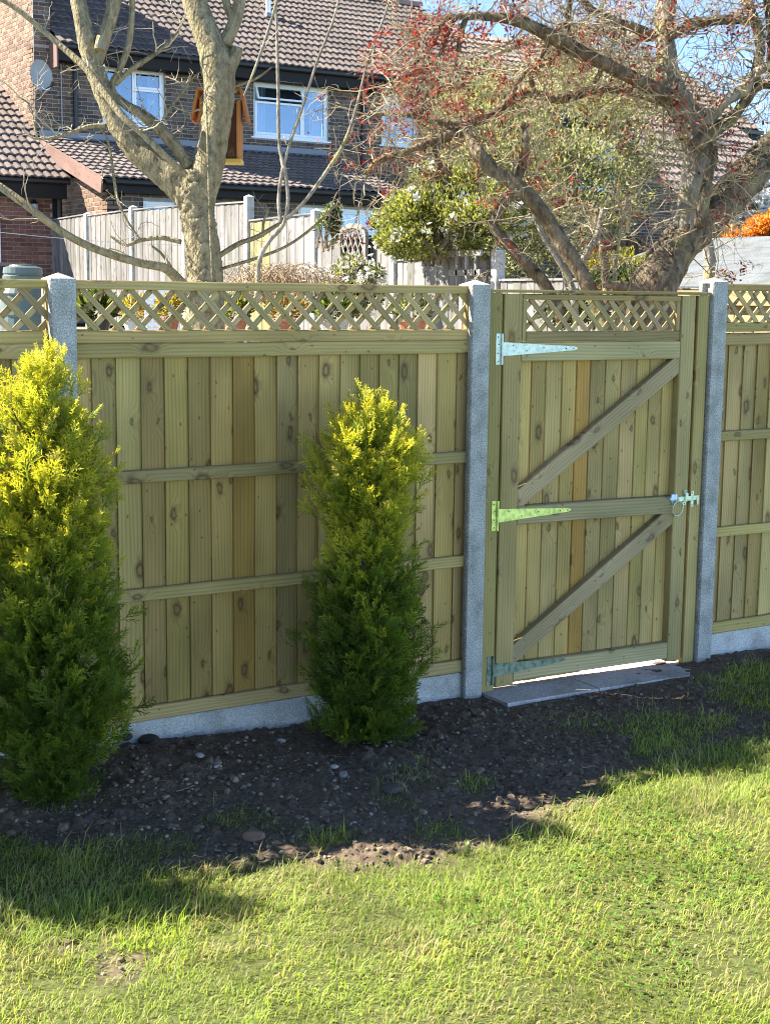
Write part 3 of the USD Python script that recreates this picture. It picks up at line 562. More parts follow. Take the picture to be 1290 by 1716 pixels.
for a, b, y in ((lx + .067, lz + .034, .0103), (lx + .067, lz - .027, .0173), (lx + .117, lz + .023, .0163), (lx + .117, lz - .037, .0163)):
    m = MB(); disc(m, (a, y, b), .0034, .0006); m.build('screw', 'screw_hole', latch)

# threshold slabs
def slab(x0, x1, y0, y1, z0, z1, tilt, label, seed, skew=0.0):
    nx, ny = 14, 8; gx, gy = np.linspace(x0, x1, nx), np.linspace(y0, y1, ny); X, Y = np.meshgrid(gx, gy, indexing='ij'); rr_ = np.random.default_rng(seed)
    X = X + (n2(X, Y, 14, seed) - .5) * .012 * (np.abs(X - (x0 + x1) / 2) > (x1 - x0) / 2 - .01); Y = Y + (n2(X, Y, 14, seed + 1) - .5) * .014 * (Y < y0 + .01)
    X = X + skew * np.clip((Y - y0) / .18, 0, 1) * (X - x0) / (x1 - x0); Z = z1 + (n2(X, Y, 9, seed + 2) - .5) * .004 + tilt * (X - x0); m = MB(); n = nx * ny; F = grid_faces(nx, ny)
    V = np.vstack([np.stack([X, Y, Z], -1).reshape(-1, 3), np.stack([X, Y, 0 * X + z0], -1).reshape(-1, 3)])
    ring = [i * ny for i in range(nx)] + [(nx - 1) * ny + k for k in range(1, ny)] + [i * ny + ny - 1 for i in range(nx - 2, -1, -1)] + [k for k in range(ny - 2, 0, -1)]
    S = np.array([[ring[q], ring[(q + 1) % len(ring)], ring[(q + 1) % len(ring)] + n, ring[q] + n] for q in range(len(ring))])[:, ::-1]
    t = thing('paving_slab', label, 'paving slab', ((x0 + x1) / 2, (y0 + y1) / 2, z0), 'stone slabs under the gate'); m.add(V, np.vstack([F, S])).build('stone', 'slab_stone', t)
slab(.112, .640, -.180, .30, -.03, .022, -.010, 'long grey stone slab on the hinge side under the gate', 3)
slab(.648, 1.215, -.176, .29, -.04, .017, -.022, 'long grey stone slab on the latch side under the gate', 4, .18)
# ------------------------------------------------------------------ conifers
def conifer(name, label, base, H, prof, nspray, seed, gold=1.0, group=None, stems=1, width_noise=.24):
    """prof: (height fraction, radius in metres) pairs; foliage of fan sprays on many ascending shoots."""
    r = np.random.default_rng(seed); base = np.asarray(base, float); t = thing(name, label, 'conifer', base, group)
    hs = np.array([p[0] for p in prof]); rs = np.array([p[1] for p in prof])
    mb = MB(); tr_top = base + [.02, .01, H * .8]
    tube(mb, catmull([base - [0, 0, .06], base + [.008, 0, H * .15], base + [-.008, .01, H * .45], tr_top], 6), np.linspace(.024, .006, 19), 10, .012, seed, 14)
    # side shoots
    nb = 80; hb = r.uniform(.06, .85, nb); ab = r.uniform(0, 6.28, nb); rb = np.interp(hb, hs, rs) * .8; q = np.linspace(0, 1, 5)
    out = np.stack([np.cos(ab), np.sin(ab), 0 * ab], 1)
    P = base + np.array([0, 0, 1.0]) * (np.maximum(hb * H - .25, .05)[:, None, None] + (q[None, :, None] ** .8) * .25) + out[:, None] * (rb[:, None] * q[None] ** 1.1)[..., None]
    tubes(mb, P, np.linspace(.006, .0025, 5)[None].repeat(nb, 0), 4); mb.build('trunk', 'brown_bark', t)
    # spray prototype: strips (p, q, width, t)
    strips = []
    for vi in range(3):
        rv = np.random.default_rng(900 + vi); S = []; L = 1.0
        def strip(a, d, l, w): S.append((a[0], a[1], a[0] + d[0] * l, a[1] + d[1] * l, w))
        strip((0, 0), (0, 1), .55, .028); strip((0, .5), (rv.uniform(-.12, .12), 1), .5, .022)
        for k in range(9):
            y0 = .12 + k * .088; sd = 1 if k % 2 else -1; an = rv.uniform(.45, .8); l = (.50 - .035 * k) * rv.uniform(.8, 1.15); d = (sd * math.sin(an), math.cos(an)); strip((0, y0), d, l, .022)
            for q2 in range(4):
                f = .26 + .2 * q2; s2 = 1 if q2 % 2 else -1; an2 = an * sd + s2 * rv.uniform(.4, .75); strip((d[0] * l * f, y0 + d[1] * l * f), (math.sin(an2), math.cos(an2)), l * (.42 - .05 * q2) * rv.uniform(.8, 1.2), .020)
        strips.append(np.array(S))
    # where the sprays sit: clumps on the outline, lumpy
    hh = np.linspace(.01, 1, 200); pdf = np.interp(hh, hs, rs) + .03; cdf = np.cumsum(pdf); cdf /= cdf[-1]
    npl = int(nspray / 26); ph_ = np.interp((np.arange(npl) + r.uniform(0, 1, npl)) / npl, cdf, hh); pa = (np.arange(npl) * 2.399963 + r.normal(0, .35, npl)) % (2 * math.pi)
    pR = np.interp(ph_, hs, rs) * r.uniform(1 - width_noise, 1 + width_noise * .55, npl); pg = r.normal(0, .17, npl)
    k = r.integers(0, npl, nspray); q = r.uniform(0, 1, nspray) ** .75                    # q: from the plume's foot to its tip
    po = np.stack([np.cos(pa), np.sin(pa), 0 * pa], 1)[k]; tip = smooth01((ph_[k] - .88) / .14); L0 = (.20 * (1 - .35 * tip))
    rad = np.maximum(pR[k] - .058 - (1 - q) * np.minimum(.13, pR[k] * .75), .0); spread = (.018 + .034 * np.sin(np.clip(q, 0, 1) * 2.7))
    off = r.normal(0, 1, (nspray, 3)) * spread[:, None] * [1, 1, .8] * (1 - .35 * tip)[:, None]
    P = base + po * rad[:, None] + off; P[:, 2] = base[2] + ph_[k] * H - .085 - (1 - q) * L0 + off[:, 2]; P[:, 2] = np.maximum(P[:, 2], base[2] + .03)
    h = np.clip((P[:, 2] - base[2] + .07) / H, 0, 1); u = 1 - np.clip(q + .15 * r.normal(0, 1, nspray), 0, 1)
    o = unit(po * .6 + unit(off + 1e-6) * .55); o[:, 2] *= .4
    D = unit(o * (.62 * (1 - .55 * tip))[:, None] + np.array([0, 0, 1.0]) * (.72 + .45 * tip)[:, None] + r.normal(0, .2, (nspray, 3)))
    A = unit(np.cross(D, r.normal(0, 1, (nspray, 3)))); L = r.uniform(.07, .125, nspray) * (1 - .25 * tip)
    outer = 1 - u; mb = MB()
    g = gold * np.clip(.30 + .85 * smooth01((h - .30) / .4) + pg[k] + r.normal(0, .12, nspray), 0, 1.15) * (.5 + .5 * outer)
    pale = r.uniform(0, 1, nspray) < .05 * (.4 + h)
    for vi in range(3):
        k = np.arange(nspray) % 3 == vi; S = strips[vi]; n = k.sum(); ns = len(S)
        p0 = P[k][:, None] + A[k][:, None] * (S[None, :, 0:1] * L[k][:, None, None]) + D[k][:, None] * (S[None, :, 1:2] * L[k][:, None, None])
        p1 = P[k][:, None] + A[k][:, None] * (S[None, :, 2:3] * L[k][:, None, None]) + D[k][:, None] * (S[None, :, 3:4] * L[k][:, None, None])
        nv = unit(np.cross(D[k], A[k])); p1 = p1 + nv[:, None] * (r.normal(0, .05, (n, ns, 1)) * L[k][:, None, None])
        w = S[None, :, 4:5] * L[k][:, None, None] * .5 * 1.75; sd = unit(np.cross(p1 - p0, nv[:, None] + 0.4 * r.normal(0, 1, (n, ns, 3))))
        V = np.stack([p0 - sd * w, p0 + sd * w, p1 + sd * w * .6, p1 - sd * w * .6], 2).reshape(-1, 3)
        i = np.arange(n * ns)[:, None] * 4; F = np.vstack([i + [[0, 1, 2]], i + [[0, 2, 3]]])
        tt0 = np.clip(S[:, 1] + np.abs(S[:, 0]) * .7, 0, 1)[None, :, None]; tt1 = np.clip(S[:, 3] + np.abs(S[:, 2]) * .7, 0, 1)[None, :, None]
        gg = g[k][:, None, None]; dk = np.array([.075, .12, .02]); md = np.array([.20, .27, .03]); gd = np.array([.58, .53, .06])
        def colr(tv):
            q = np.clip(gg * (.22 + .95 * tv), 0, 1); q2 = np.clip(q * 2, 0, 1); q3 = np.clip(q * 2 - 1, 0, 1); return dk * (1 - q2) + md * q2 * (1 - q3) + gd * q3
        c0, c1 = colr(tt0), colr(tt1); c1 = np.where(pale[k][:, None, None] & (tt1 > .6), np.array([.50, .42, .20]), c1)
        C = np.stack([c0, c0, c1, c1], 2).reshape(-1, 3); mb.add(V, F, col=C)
    mb.build('crown', 'conifer_sprays', t)
G2 = 'golden conifers planted along the new fence'
cl = on_ground(84, 1338); cl[2] = .0
conifer('golden_conifer', 'tall golden conifer at the left edge in front of the leftmost concrete post', (-2.035, -.345, .0), 1.69,
        [(0, .015), (.05, .03), (.09, .05), (.15, .11), (.20, .19), (.26, .25), (.35, .30), (.43, .265), (.55, .225), (.68, .215), (.78, .20), (.84, .135), (.93, .095), (1, .03)], 3900, 7, group=G2)
conifer('golden_conifer', 'shorter golden conifer in front of the wide panel between two posts', (-.69, -.275, .0), 1.50,
        [(0, .06), (.058, .14), (.14, .20), (.256, .235), (.388, .22), (.50, .185), (.60, .15), (.70, .155), (.79, .20), (.85, .222), (.917, .18), (.967, .11), (1, .03)], 3300, 8, gold=1.05, group=G2)
conifer('golden_conifer', 'golden conifer standing beyond the left edge of the view', (-3.24, -.36, .0), 1.78,
        [(0, .10), (.05, .19), (.2, .25), (.4, .25), (.6, .22), (.8, .16), (.92, .10), (1, .012)], 1600, 9, group=G2)

# ------------------------------------------------------------------ buildings
def brick_wall(t, r, o, ud, L, H, pal, holes=(), limit=0, name='brick', bw=.215, bh=.065, jt=.010, mort='mortar', nrm=None):
    """Stretcher bond: brick blocks 8 mm proud of a mortar sheet. o: lower left front corner, ud: unit direction along the wall; holes in (u0, u1, v0, v1)."""
    ud = np.asarray(ud, float); n = np.array([ud[1], -ud[0], 0.0]) if nrm is None else np.asarray(nrm, float); o = np.asarray(o, float); m = MB()
    us = sorted({0, L, *[min(max(h[0], 0), L) for h in holes], *[min(max(h[1], 0), L) for h in holes]}); vs = sorted({0, H, *[min(max(h[2], 0), H) for h in holes], *[min(max(h[3], 0), H) for h in holes]})
    for a, b in zip(us, us[1:]):
        for c, d in zip(vs, vs[1:]):
            if b - a < 1e-6 or d - c < 1e-6 or any(h[0] < (a + b) / 2 < h[1] and h[2] < (c + d) / 2 < h[3] for h in holes): continue
            q = [o + ud * a - n * .25 + [0, 0, c], o + ud * b - n * .25 + [0, 0, c], o + ud * b + [0, 0, c], o + ud * a + [0, 0, c]]; q = q + [p + [0, 0, d - c] for p in q]
            m.add(q, BOXF if False else np.array([[2, 3, 7, 6], [0, 1, 5, 4], [1, 2, 6, 5], [3, 0, 4, 7], [4, 5, 6, 7], [1, 0, 3, 2]]), col=(1, 1, 1))
    m.build('wall', mort, t)
    items = []; row = 0; v = jt / 2
    while v + bh < H + .02:
        u = -(bw + jt) / 2 * (row % 2)
        while u < L:
            a, b = max(u, 0), min(u + bw, L); v1 = min(v + bh, H)
            cut = [(a, b)]
            for h in holes:
                if v1 > h[2] + .005 and v < h[3] - .005:
                    nc = []
                    for p, q in cut:
                        if q <= h[0] or p >= h[1]: nc.append((p, q))
                        else:
                            if p < h[0]: nc.append((p, h[0]))
                            if q > h[1]: nc.append((h[1], q))
                    cut = nc
            for p, q in cut:
                if q - p > .03: items.append((p, q, v, v1))
            u += bw + jt
        v += bh + jt; row += 1
    mids = np.array([o + ud * (p + q) / 2 + [0, 0, (a + b) / 2] for p, q, a, b in items]); d = np.linalg.norm(mids - CAM, axis=1); order = np.argsort(d) if limit else []
    single = set(list(order)[:limit]); rest = MB()
    for i, (p, q, a, b) in enumerate(items):
        k = r.uniform(.003, .008); cc = np.array(pal[r.integers(len(pal))]) * r.uniform(.8, 1.2)
        A, B = o + ud * p + n * .0005, o + ud * q + n * .0005; V = [A + [0, 0, a], B + [0, 0, a], B + [0, 0, b], A + [0, 0, b]]; e = .003
        V += [A + ud * e + n * k + [0, 0, a + e], B - ud * e + n * k + [0, 0, a + e], B - ud * e + n * k + [0, 0, b - e], A + ud * e + n * k + [0, 0, b - e]]
        F = np.array([[4, 5, 6, 7], [0, 1, 5, 4], [1, 2, 6, 5], [2, 3, 7, 6], [3, 0, 4, 7]])
        if i in single: m = MB(); m.add(V, F, col=cc); m.build(name, 'brick_face', t)
        else: rest.add(V, F, col=cc)
    if rest.n: rest.build('brickwork', 'brick_face', t, kind='stuff')

def tile_roof(t, r, o, ud, sd, nu, nv, wu=.30, gauge=.30, keep=None, limit=0, base=(.140, .112, .098), z_extra=.0, order_all=None):
    """Interlocking roof tiles with two rolls each. o: lower left corner, ud along the eaves, sd up the slope."""
    ud, sd = unit(ud), unit(sd); n = unit(np.cross(ud, sd)); n = n if n[2] > 0 else -n; o = np.asarray(o, float)
    s = np.linspace(0, 1, 9); prof = .028 * (.5 - .5 * np.cos(4 * math.pi * s)) ** .8; items = []
    for j in range(nv):
        for i in range(nu):
            c = o + ud * (i + .5) * wu + sd * (j + .5) * gauge
            if keep is None or keep(i, j, c): items.append((i, j, c))
    d = np.array([np.linalg.norm(c - CAM) for _, _, c in items]); single = set(np.argsort(d)[:limit].tolist()); rest = MB()
    F = [[k, k + 1, 9 + k + 1, 9 + k] for k in range(8)] + [[18 + k, 18 + k + 1, k + 1, k] for k in range(8)]
    F = np.array(F)
    for q, (i, j, c) in enumerate(items):
        p = o + ud * i * wu + sd * (j * gauge + r.uniform(-.006, .006)); lift = .042 + r.uniform(-.003, .004)
        lo = p + ud * s[:, None] * (wu - .004) + n * (prof + lift)[:, None]; hi = p + sd * (gauge + .05) + ud * s[:, None] * (wu - .004) + n * (prof + .004)[:, None]; dn = p + ud * s[:, None] * (wu - .004) + n * (prof * .75 + lift - .026)[:, None] + sd * .004
        cc = np.array(base) * r.uniform(.82, 1.14) * (1 + .12 * (n2(np.array([c[0]]), np.array([c[1]]), .8, 7)[0] - .5)); V = np.vstack([lo, hi, dn])
        if q in single: m = MB(); m.add(V, F, col=cc); m.build('roof_tile', 'tile_face', t)
        else: rest.add(V, F, col=cc)
    deck = MB(); a = o + n * -.012; L, S = nu * wu, nv * gauge
    return rest, deck, (o, ud, sd, n, L, S)
def deck_quad(t, corners, n, th=.05, name='roof_deck', mt='dark_stained_timber'):
    m = MB(); A = [np.asarray(c, float) for c in corners]; B = [c - np.asarray(n) * th for c in A]; m.add(A + B, np.array([[0, 1, 2, 3], [7, 6, 5, 4], [0, 4, 5, 1], [1, 5, 6, 2], [2, 6, 7, 3], [3, 7, 4, 0]]), gc=(0, 0, 0), col=(.2, .155, .135)); return m.build(name, mt, t)
def tbox(t, name, mt, x0, x1, y0, y1, z0, z1, label=None, col=(1, 1, 1)):
    m = MB(); box(m, x0, x1, y0, y1, z0, z1, col=col, gc=(x0 * 3, y0, z0)); return m.build(name, mt, t, label=label)
def window(t, x0, x1, z0, z1, y, lights, name='window', curtains=True, sill=True, open_top=False):
    """A white framed casement in a wall facing -y; lights: (u0, u1, v0, v1) fractions, each a sash with a pane."""
    fw = .052; W, H = x1 - x0, z1 - z0; m = MB()
    for a, b, c, d in ((x0, x1, z0, z0 + fw), (x0, x1, z1 - fw, z1), (x0, x0 + fw, z0 + fw, z1 - fw), (x1 - fw, x1, z0 + fw, z1 - fw)): box(m, a, b, y - .012, y + .06, c, d)
    w = m.build(name, 'white_plastic', t)
    for k, (u0, u1, v0, v1) in enumerate(lights):
        a, b, c, d = x0 + fw + u0 * (W - 2 * fw), x0 + fw + u1 * (W - 2 * fw), z0 + fw + v0 * (H - 2 * fw), z0 + fw + v1 * (H - 2 * fw); s = .04; m = MB(); e = .002
        a, b, c, d = a + e, b - e, c + e, d - e
        yo = y - .022
        def pt(xx, yy, zz):
            if open_top and k == 0: q = .42; dz = zz - d; return (xx, yy + dz * math.sin(q), d + dz * math.cos(q))   # top hung sash swung outwards
            return (xx, yy, zz)
        def pbox(mm, xa, xb, ya, yb, za, zb):
            V = [pt(*p) for p in ((xa, ya, za), (xb, ya, za), (xb, yb, za), (xa, yb, za), (xa, ya, zb), (xb, ya, zb), (xb, yb, zb), (xa, yb, zb))]; mm.add(V, BOXF)
        for p in ((a, b, c, c + s), (a, b, d - s, d), (a, a + s, c + s, d - s), (b - s, b, c + s, d - s)): pbox(m, p[0], p[1], yo, yo + .05, p[2], p[3])
        m.build('sash', 'white_plastic', w); m = MB(); pbox(m, a + s, b - s, yo + .022, yo + .028, c + s, d - s); m.build('pane', 'window_glass', w)
    if sill: m = MB(); box(m, x0 - .05, x1 + .06, y - .07, y + .06, z0 - .03, z0 - .002); m.build('sill', 'white_plastic', w)
    # the room behind
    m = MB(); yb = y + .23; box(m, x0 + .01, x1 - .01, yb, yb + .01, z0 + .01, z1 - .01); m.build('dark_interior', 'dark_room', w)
    if curtains:
        m = MB(); q = np.linspace(x0 + .06, x0 + .06 + W * .17, 30); V = np.vstack([np.stack([q, y + .16 + .018 * np.sin(q * 90), 0 * q + z0 + .03], 1), np.stack([q, y + .16 + .018 * np.sin(q * 90), 0 * q + z1 - .03], 1)]); i = np.arange(29); F = np.stack([i, i + 1, i + 31, i + 30], 1); m.add(V, F)
        V2 = V.copy(); V2[:, 0] += W - .12 - W * .17; m.add(V2, F); m.build('curtain', 'curtain', w)

r = np.random.default_rng(70)
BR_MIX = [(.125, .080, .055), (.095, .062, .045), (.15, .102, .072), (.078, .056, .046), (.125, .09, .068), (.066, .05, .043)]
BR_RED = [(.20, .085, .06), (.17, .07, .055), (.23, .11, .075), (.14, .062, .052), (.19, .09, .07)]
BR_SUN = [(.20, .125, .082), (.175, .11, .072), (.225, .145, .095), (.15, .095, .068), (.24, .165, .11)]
hs = thing('brick_house', 'brown brick house with tiled roof, white windows and a tiled lean to', 'house', (11, 21.3, 1.2))
YH, XL, XR = 21.3, 5.10, 15.6
holes = [(7.66 - 1.1 - XL - .0, 7.66 - XL, 4.92 - 2.5, 5.97 - 2.5), (9.55 - XL, 11.26 - XL, 4.88 - 2.5, 5.93 - 2.5), (12.53 - XL, 13.45 - XL, 4.90 - 2.5, 5.90 - 2.5)]
holes[0] = (6.40 - XL, 7.66 - XL, 4.92 - 2.5, 5.97 - 2.5)
brick_wall(hs, r, (XL, YH, 2.5), (1, 0, 0), XR - XL, 3.72, BR_MIX, holes, 150)
# gable pier left of the roof, rising through it, its flank facing the sun
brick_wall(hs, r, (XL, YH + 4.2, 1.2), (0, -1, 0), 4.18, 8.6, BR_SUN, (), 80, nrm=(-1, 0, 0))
brick_wall(hs, r, (XL + .002, YH - .004, 6.22), (1, 0, 0), .32, 3.6, BR_MIX, (), 0)
window(hs, 6.40, 7.66, 4.92, 5.97, YH + .06, [(0, .52, 0, 1), (.52, 1, 0, .66), (.52, 1, .66, 1)])
window(hs, 9.55, 11.26, 4.88, 5.93, YH + .06, [(0, .66, .68, 1), (0, .66, 0, .68), (.66, 1, 0, 1)], open_top=True)
window(hs, 12.53, 13.45, 4.90, 5.90, YH + .06, [(0, 1, .66, 1), (0, 1, 0, .66)])
tbox(hs, 'fascia', 'dark_stained_timber', 5.42, 15.7, YH - .42, YH - .40, 5.92, 6.20); tbox(hs, 'soffit', 'dark_stained_timber', 5.42, 15.7, YH - .40, YH - .012, 5.93, 5.96)
tbox(hs, 'bargeboard', 'pink_brown_board', 5.39, 5.418, YH - .42, YH + .02, 5.80, 6.26)
m = MB(); tube(m, [(5.38, YH - .48, 6.17), (15.7, YH - .48, 6.17)], .056, 8).build('gutter', 'black_plastic', hs)
for xx, zb in ((5.86, 4.4), (12.05, 4.4)): m = MB(); tube(m, catmull([(xx, YH - .45, 6.14), (xx, YH - .30, 6.0), (xx, YH - .06, 5.86), (xx, YH - .05, 5.6), (xx, YH - .05, zb)], 4), .042, 8).build('downpipe', 'black_plastic', hs, smooth=True)
m = MB(); tube(m, [(5.60, YH - .03, 4.55), (5.60, YH - .03, 5.92)], .012, 6).build('conduit', 'grey_plastic', hs)
PA = math.radians(31.0); nv = 15
rest, _, info = tile_roof(hs, r, (5.42, YH - .50, 6.20), (1, 0, 0), (0, math.cos(PA), math.sin(PA)), 34, nv, limit=130)
rest.build('roof_tiles', 'tile_face', hs, kind='stuff')
n_ = np.array([0, -math.sin(PA), math.cos(PA)]); e0 = np.array([5.42, YH - .48, 6.19]); ds = np.array([0, math.cos(PA), math.sin(PA)]) * nv * .3; dx = np.array([10.2, 0, 0])
deck_quad(hs, [e0, e0 + dx, e0 + dx + ds, e0 + ds], n_)
top = e0 + ds; back = np.array([0, math.cos(PA), -math.sin(PA)]) * nv * .3; deck_quad(hs, [top + dx, top, top + back, top + dx + back], (0, math.sin(PA), math.cos(PA)), name='rear_roof', mt='tile_face')
for k in range(34): m = MB(); a = np.linspace(-.2, math.pi + .2, 7); x0 = 5.42 + k * .3; V = np.vstack([np.stack([np.full(7, x0 + d), top[1] + .11 * np.cos(a), top[2] + .03 + .11 * np.sin(a) + (.01 if d else 0)], 1) for d in (0, .31)]); i = np.arange(6); m.add(V, np.stack([i, i + 1, i + 8, i + 7], 1), col=np.array([.19, .14, .12]) * r.uniform(.85, 1.1)); m.build('ridge_tile', 'tile_face', hs)
vp = top - ds * .42 + np.array([5.35, 0, .02]); m = MB(); tube(m, [vp, vp + [0, 0, .42]], .055, 10); tube(m, [vp + [0, 0, .36], vp + [0, 0, .45]], .075, 10); m.build('vent_pipe', 'white_plastic', hs); m = MB(); box(m, vp[0] - .12, vp[0] + .12, vp[1] - .18, vp[1] + .1, vp[2] - .03, vp[2] + .055); m.build('flashing', 'lead_sheet', hs)
# the lean to
LY = 18.2; LA = math.atan2(4.56 - 3.64, 21.25 - 17.95)
brick_wall(hs, r, (5.28, LY, 1.2), (1, 0, 0), 5.9, 2.3, BR_MIX, [(5.92 - 5.28, 6.52 - 5.28, 1.0, 2.12), (8.90 - 5.28, 10.72 - 5.28, .95, 2.14)], 70)
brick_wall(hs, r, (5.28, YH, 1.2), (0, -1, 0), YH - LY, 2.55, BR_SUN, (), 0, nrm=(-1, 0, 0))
window(hs, 5.92, 6.52, 2.2, 3.32, LY + .05, [(0, 1, 0, 1)], curtains=False); window(hs, 8.90, 10.72, 2.15, 3.34, LY + .05, [(0, .72, .66, 1), (0, .72, 0, .66), (.72, 1, 0, 1)], curtains=False)
tbox(hs, 'fascia', 'dark_stained_timber', 5.2, 11.3, LY - .22, LY - .20, 3.42, 3.62, col=(1, 1, 1)); tbox(hs, 'soffit', 'dark_stained_timber', 5.2, 11.3, LY - .2, LY - .012, 3.43, 3.46)
m = MB(); tube(m, [(5.15, LY - .28, 3.60), (11.3, LY - .28, 3.60)], .054, 8).build('gutter', 'black_plastic', hs)
LS = np.array([0, math.cos(LA), math.sin(LA)]); rest, _, _ = tile_roof(hs, r, (5.10, LY - .32, 3.63), (1, 0, 0), LS, 20, 12, gauge=.285, limit=90); rest.build('roof_tiles', 'tile_face', hs, kind='stuff')
e0 = np.array([5.10, LY - .30, 3.62]); deck_quad(hs, [e0, e0 + [6.0, 0, 0], e0 + [6.0, 0, 0] + LS * 3.44, e0 + LS * 3.44], (0, -math.sin(LA), math.cos(LA)))
m = MB(); bar(m, e0 + [-.03, -.02, -.10], e0 + [-.03, 0, -.10] + LS * 3.40, (0, 0, 1), .27, .024, .003, tint=(1, 1, 1)); m.build('bargeboard', 'pink_brown_board', hs)
m = MB(); a = e0 + LS * 3.30 + [0, 0, .055]; b = e0 + LS * 3.05 + [0, 0, .085]; V = []; q = np.linspace(0, 6.0, 81)
V = np.vstack([a + np.stack([q, 0 * q, 0 * q + .12], 1), a + np.stack([q, 0 * q, .02 + 0 * q], 1), b + np.stack([q, 0 * q, .012 * np.sin(q * 42)], 1)]); i = np.arange(80); m.add(V, np.vstack([np.stack([i, i + 1, i + 82, i + 81], 1), np.stack([81 + i, 82 + i, 163 + i, 162 + i], 1)])); m.build('lead_flashing', 'lead_sheet', hs)
for xx in (6.72, 7.30): tbox(hs, 'wall_lamp', 'white_plastic', xx, xx + .10, LY - .10, LY - .012, 3.2, 3.30)
# next house of the row, with a gable end
h2 = thing('terraced_house', 'further brick house of the row half hidden behind the red budded tree', 'house', (19.5, 21.8, 1.3))
brick_wall(h2, r, (15.9, 22.0, 2.0), (1, 0, 0), 7.6, 4.0, BR_MIX, [(18.0 - 15.9, 19.6 - 15.9, 2.3, 3.4)], 0); window(h2, 18.0, 19.6, 4.3, 5.4, 22.06, [(0, .5, 0, 1), (.5, 1, 0, 1)])
PS = np.array([0, math.cos(PA), math.sin(PA)]); rest, _, _ = tile_roof(h2, r, (15.7, 21.5, 5.95), (1, 0, 0), PS, 27, 14, limit=0, base=(.21, .165, .14)); rest.build('roof_tiles', 'tile_face', h2, kind='stuff')
e0 = np.array([15.7, 21.52, 5.93]); deck_quad(h2, [e0, e0 + [8.1, 0, 0], e0 + [8.1, 0, 0] + PS * 4.2, e0 + PS * 4.2], n_); top = e0 + PS * 4.2; back = np.array([0, math.cos(PA), -math.sin(PA)]) * 4.2; deck_quad(h2, [top + [8.1, 0, 0], top, top + back, top + [8.1, 0, 0] + back], (0, math.sin(PA), math.cos(PA)), name='rear_roof', mt='tile_face')
tbox(h2, 'gutter', 'black_plastic', 15.7, 23.8, 21.42, 21.5, 5.84, 5.94); tbox(h2, 'fascia', 'dark_stained_timber', 15.7, 23.8, 21.52, 21.54, 5.7, 5.92)
# garage wing of the neighbour on the left
gw = thing('brick_garage', 'red brick garage wing with low tiled roof at the left edge', 'garage', (3.4, 20.0, 1.2))
brick_wall(gw, r, (1.2, 20.0, 1.2), (1, 0, 0), 3.74, 2.2, BR_RED, (), 210); tbox(gw, 'corner_board', 'dark_stained_timber', 4.945, 5.10, 19.93, 20.0, 1.2, 3.62)
tbox(gw, 'fascia', 'dark_stained_timber', 1.2, 5.12, 19.72, 19.76, 3.38, 3.66); tbox(gw, 'soffit', 'dark_stained_timber', 1.2, 5.12, 19.762, 19.99, 3.40, 3.43)
m = MB(); tube(m, [(1.2, 19.67, 3.68), (5.16, 19.67, 3.68)], .056, 8).build('gutter', 'black_plastic', gw); m = MB(); tube(m, [(5.03, 19.72, 3.66), (5.03, 19.88, 3.5), (5.03, 19.89, 1.25)], .04, 8).build('downpipe', 'black_plastic', gw)
GA = math.radians(28); GS = np.array([0, math.cos(GA), math.sin(GA)]); rest, _, _ = tile_roof(gw, r, (1.26, 19.60, 3.70), (1, 0, 0), GS, 13, 14, wu=.30, limit=182); 
e0 = np.array([1.26, 19.62, 3.69]); deck_quad(gw, [e0, e0 + [3.86, 0, 0], e0 + [3.86, 0, 0] + GS * 4.2, e0 + GS * 4.2], (0, -math.sin(GA), math.cos(GA)))
tbox(gw, 'door_frame', 'white_plastic', 3.93, 3.99, 19.95, 19.994, 1.25, 3.02)
# lantern and dish
lt = thing('wall_lantern', 'small black wall lantern on the red brick garage', 'lantern', (4.63, 19.9, 3.0)); lp = on_y(58, 353, 19.88); m = MB()
tube(m, [lp + [0, .11, .12], lp + [0, .02, .17], lp + [0, 0, .13]], .012, 6); m.add(*(lambda s: (s.vertices + (lp + [0, 0, .12]), s.faces))(trimesh.creation.cone(radius=.075, height=.09, sections=8))); tube(m, [lp + [0, 0, -.13], lp + [0, 0, -.10]], .035, 8); tube(m, [lp + [0, .11, .05], lp + [0, .11, .2]], .03, 8); lamp = m.build('bracket', 'black_plastic', lt)
m = MB(); tube(m, [lp + [0, 0, -.10], lp + [0, 0, .12]], [.045, .066], 8); m.build('glass', 'curtain', lt)
dc = on_y(68, 127, 21.0); sd_ = thing('satellite_dish', 'pale grey oval satellite dish on the brown brick house', 'satellite dish', dc); ax = unit(np.array([.32, -.92, .12])); s1 = unit(np.cross([0, 0, 1], ax)); s2 = np.cross(ax, s1)
m = MB(); rad = np.linspace(0, 1, 7); a = np.arange(28) / 28 * 2 * math.pi; V = [dc - ax * .06]; 
for q in rad[1:]: V += [dc + s1 * .245 * q * math.cos(b) + s2 * .29 * q * math.sin(b) + ax * (.09 * q * q - .06) for b in a]
F = [[0, 1 + k, 1 + (k + 1) % 28] for k in range(28)]; V = np.array(V); Q = []
for q in range(5):
    for k in range(28): A_ = 1 + q * 28; Q.append([A_ + k, A_ + 28 + k, A_ + 28 + (k + 1) % 28, A_ + (k + 1) % 28])
Q = np.array(Q); F = np.vstack([F, Q[:, [0, 1, 2]], Q[:, [0, 2, 3]]]); m.add(np.vstack([V, V - ax * .008]), np.vstack([F, F[:, ::-1] + len(V)])); m.build('dish', 'grey_plastic', sd_, smooth=True)
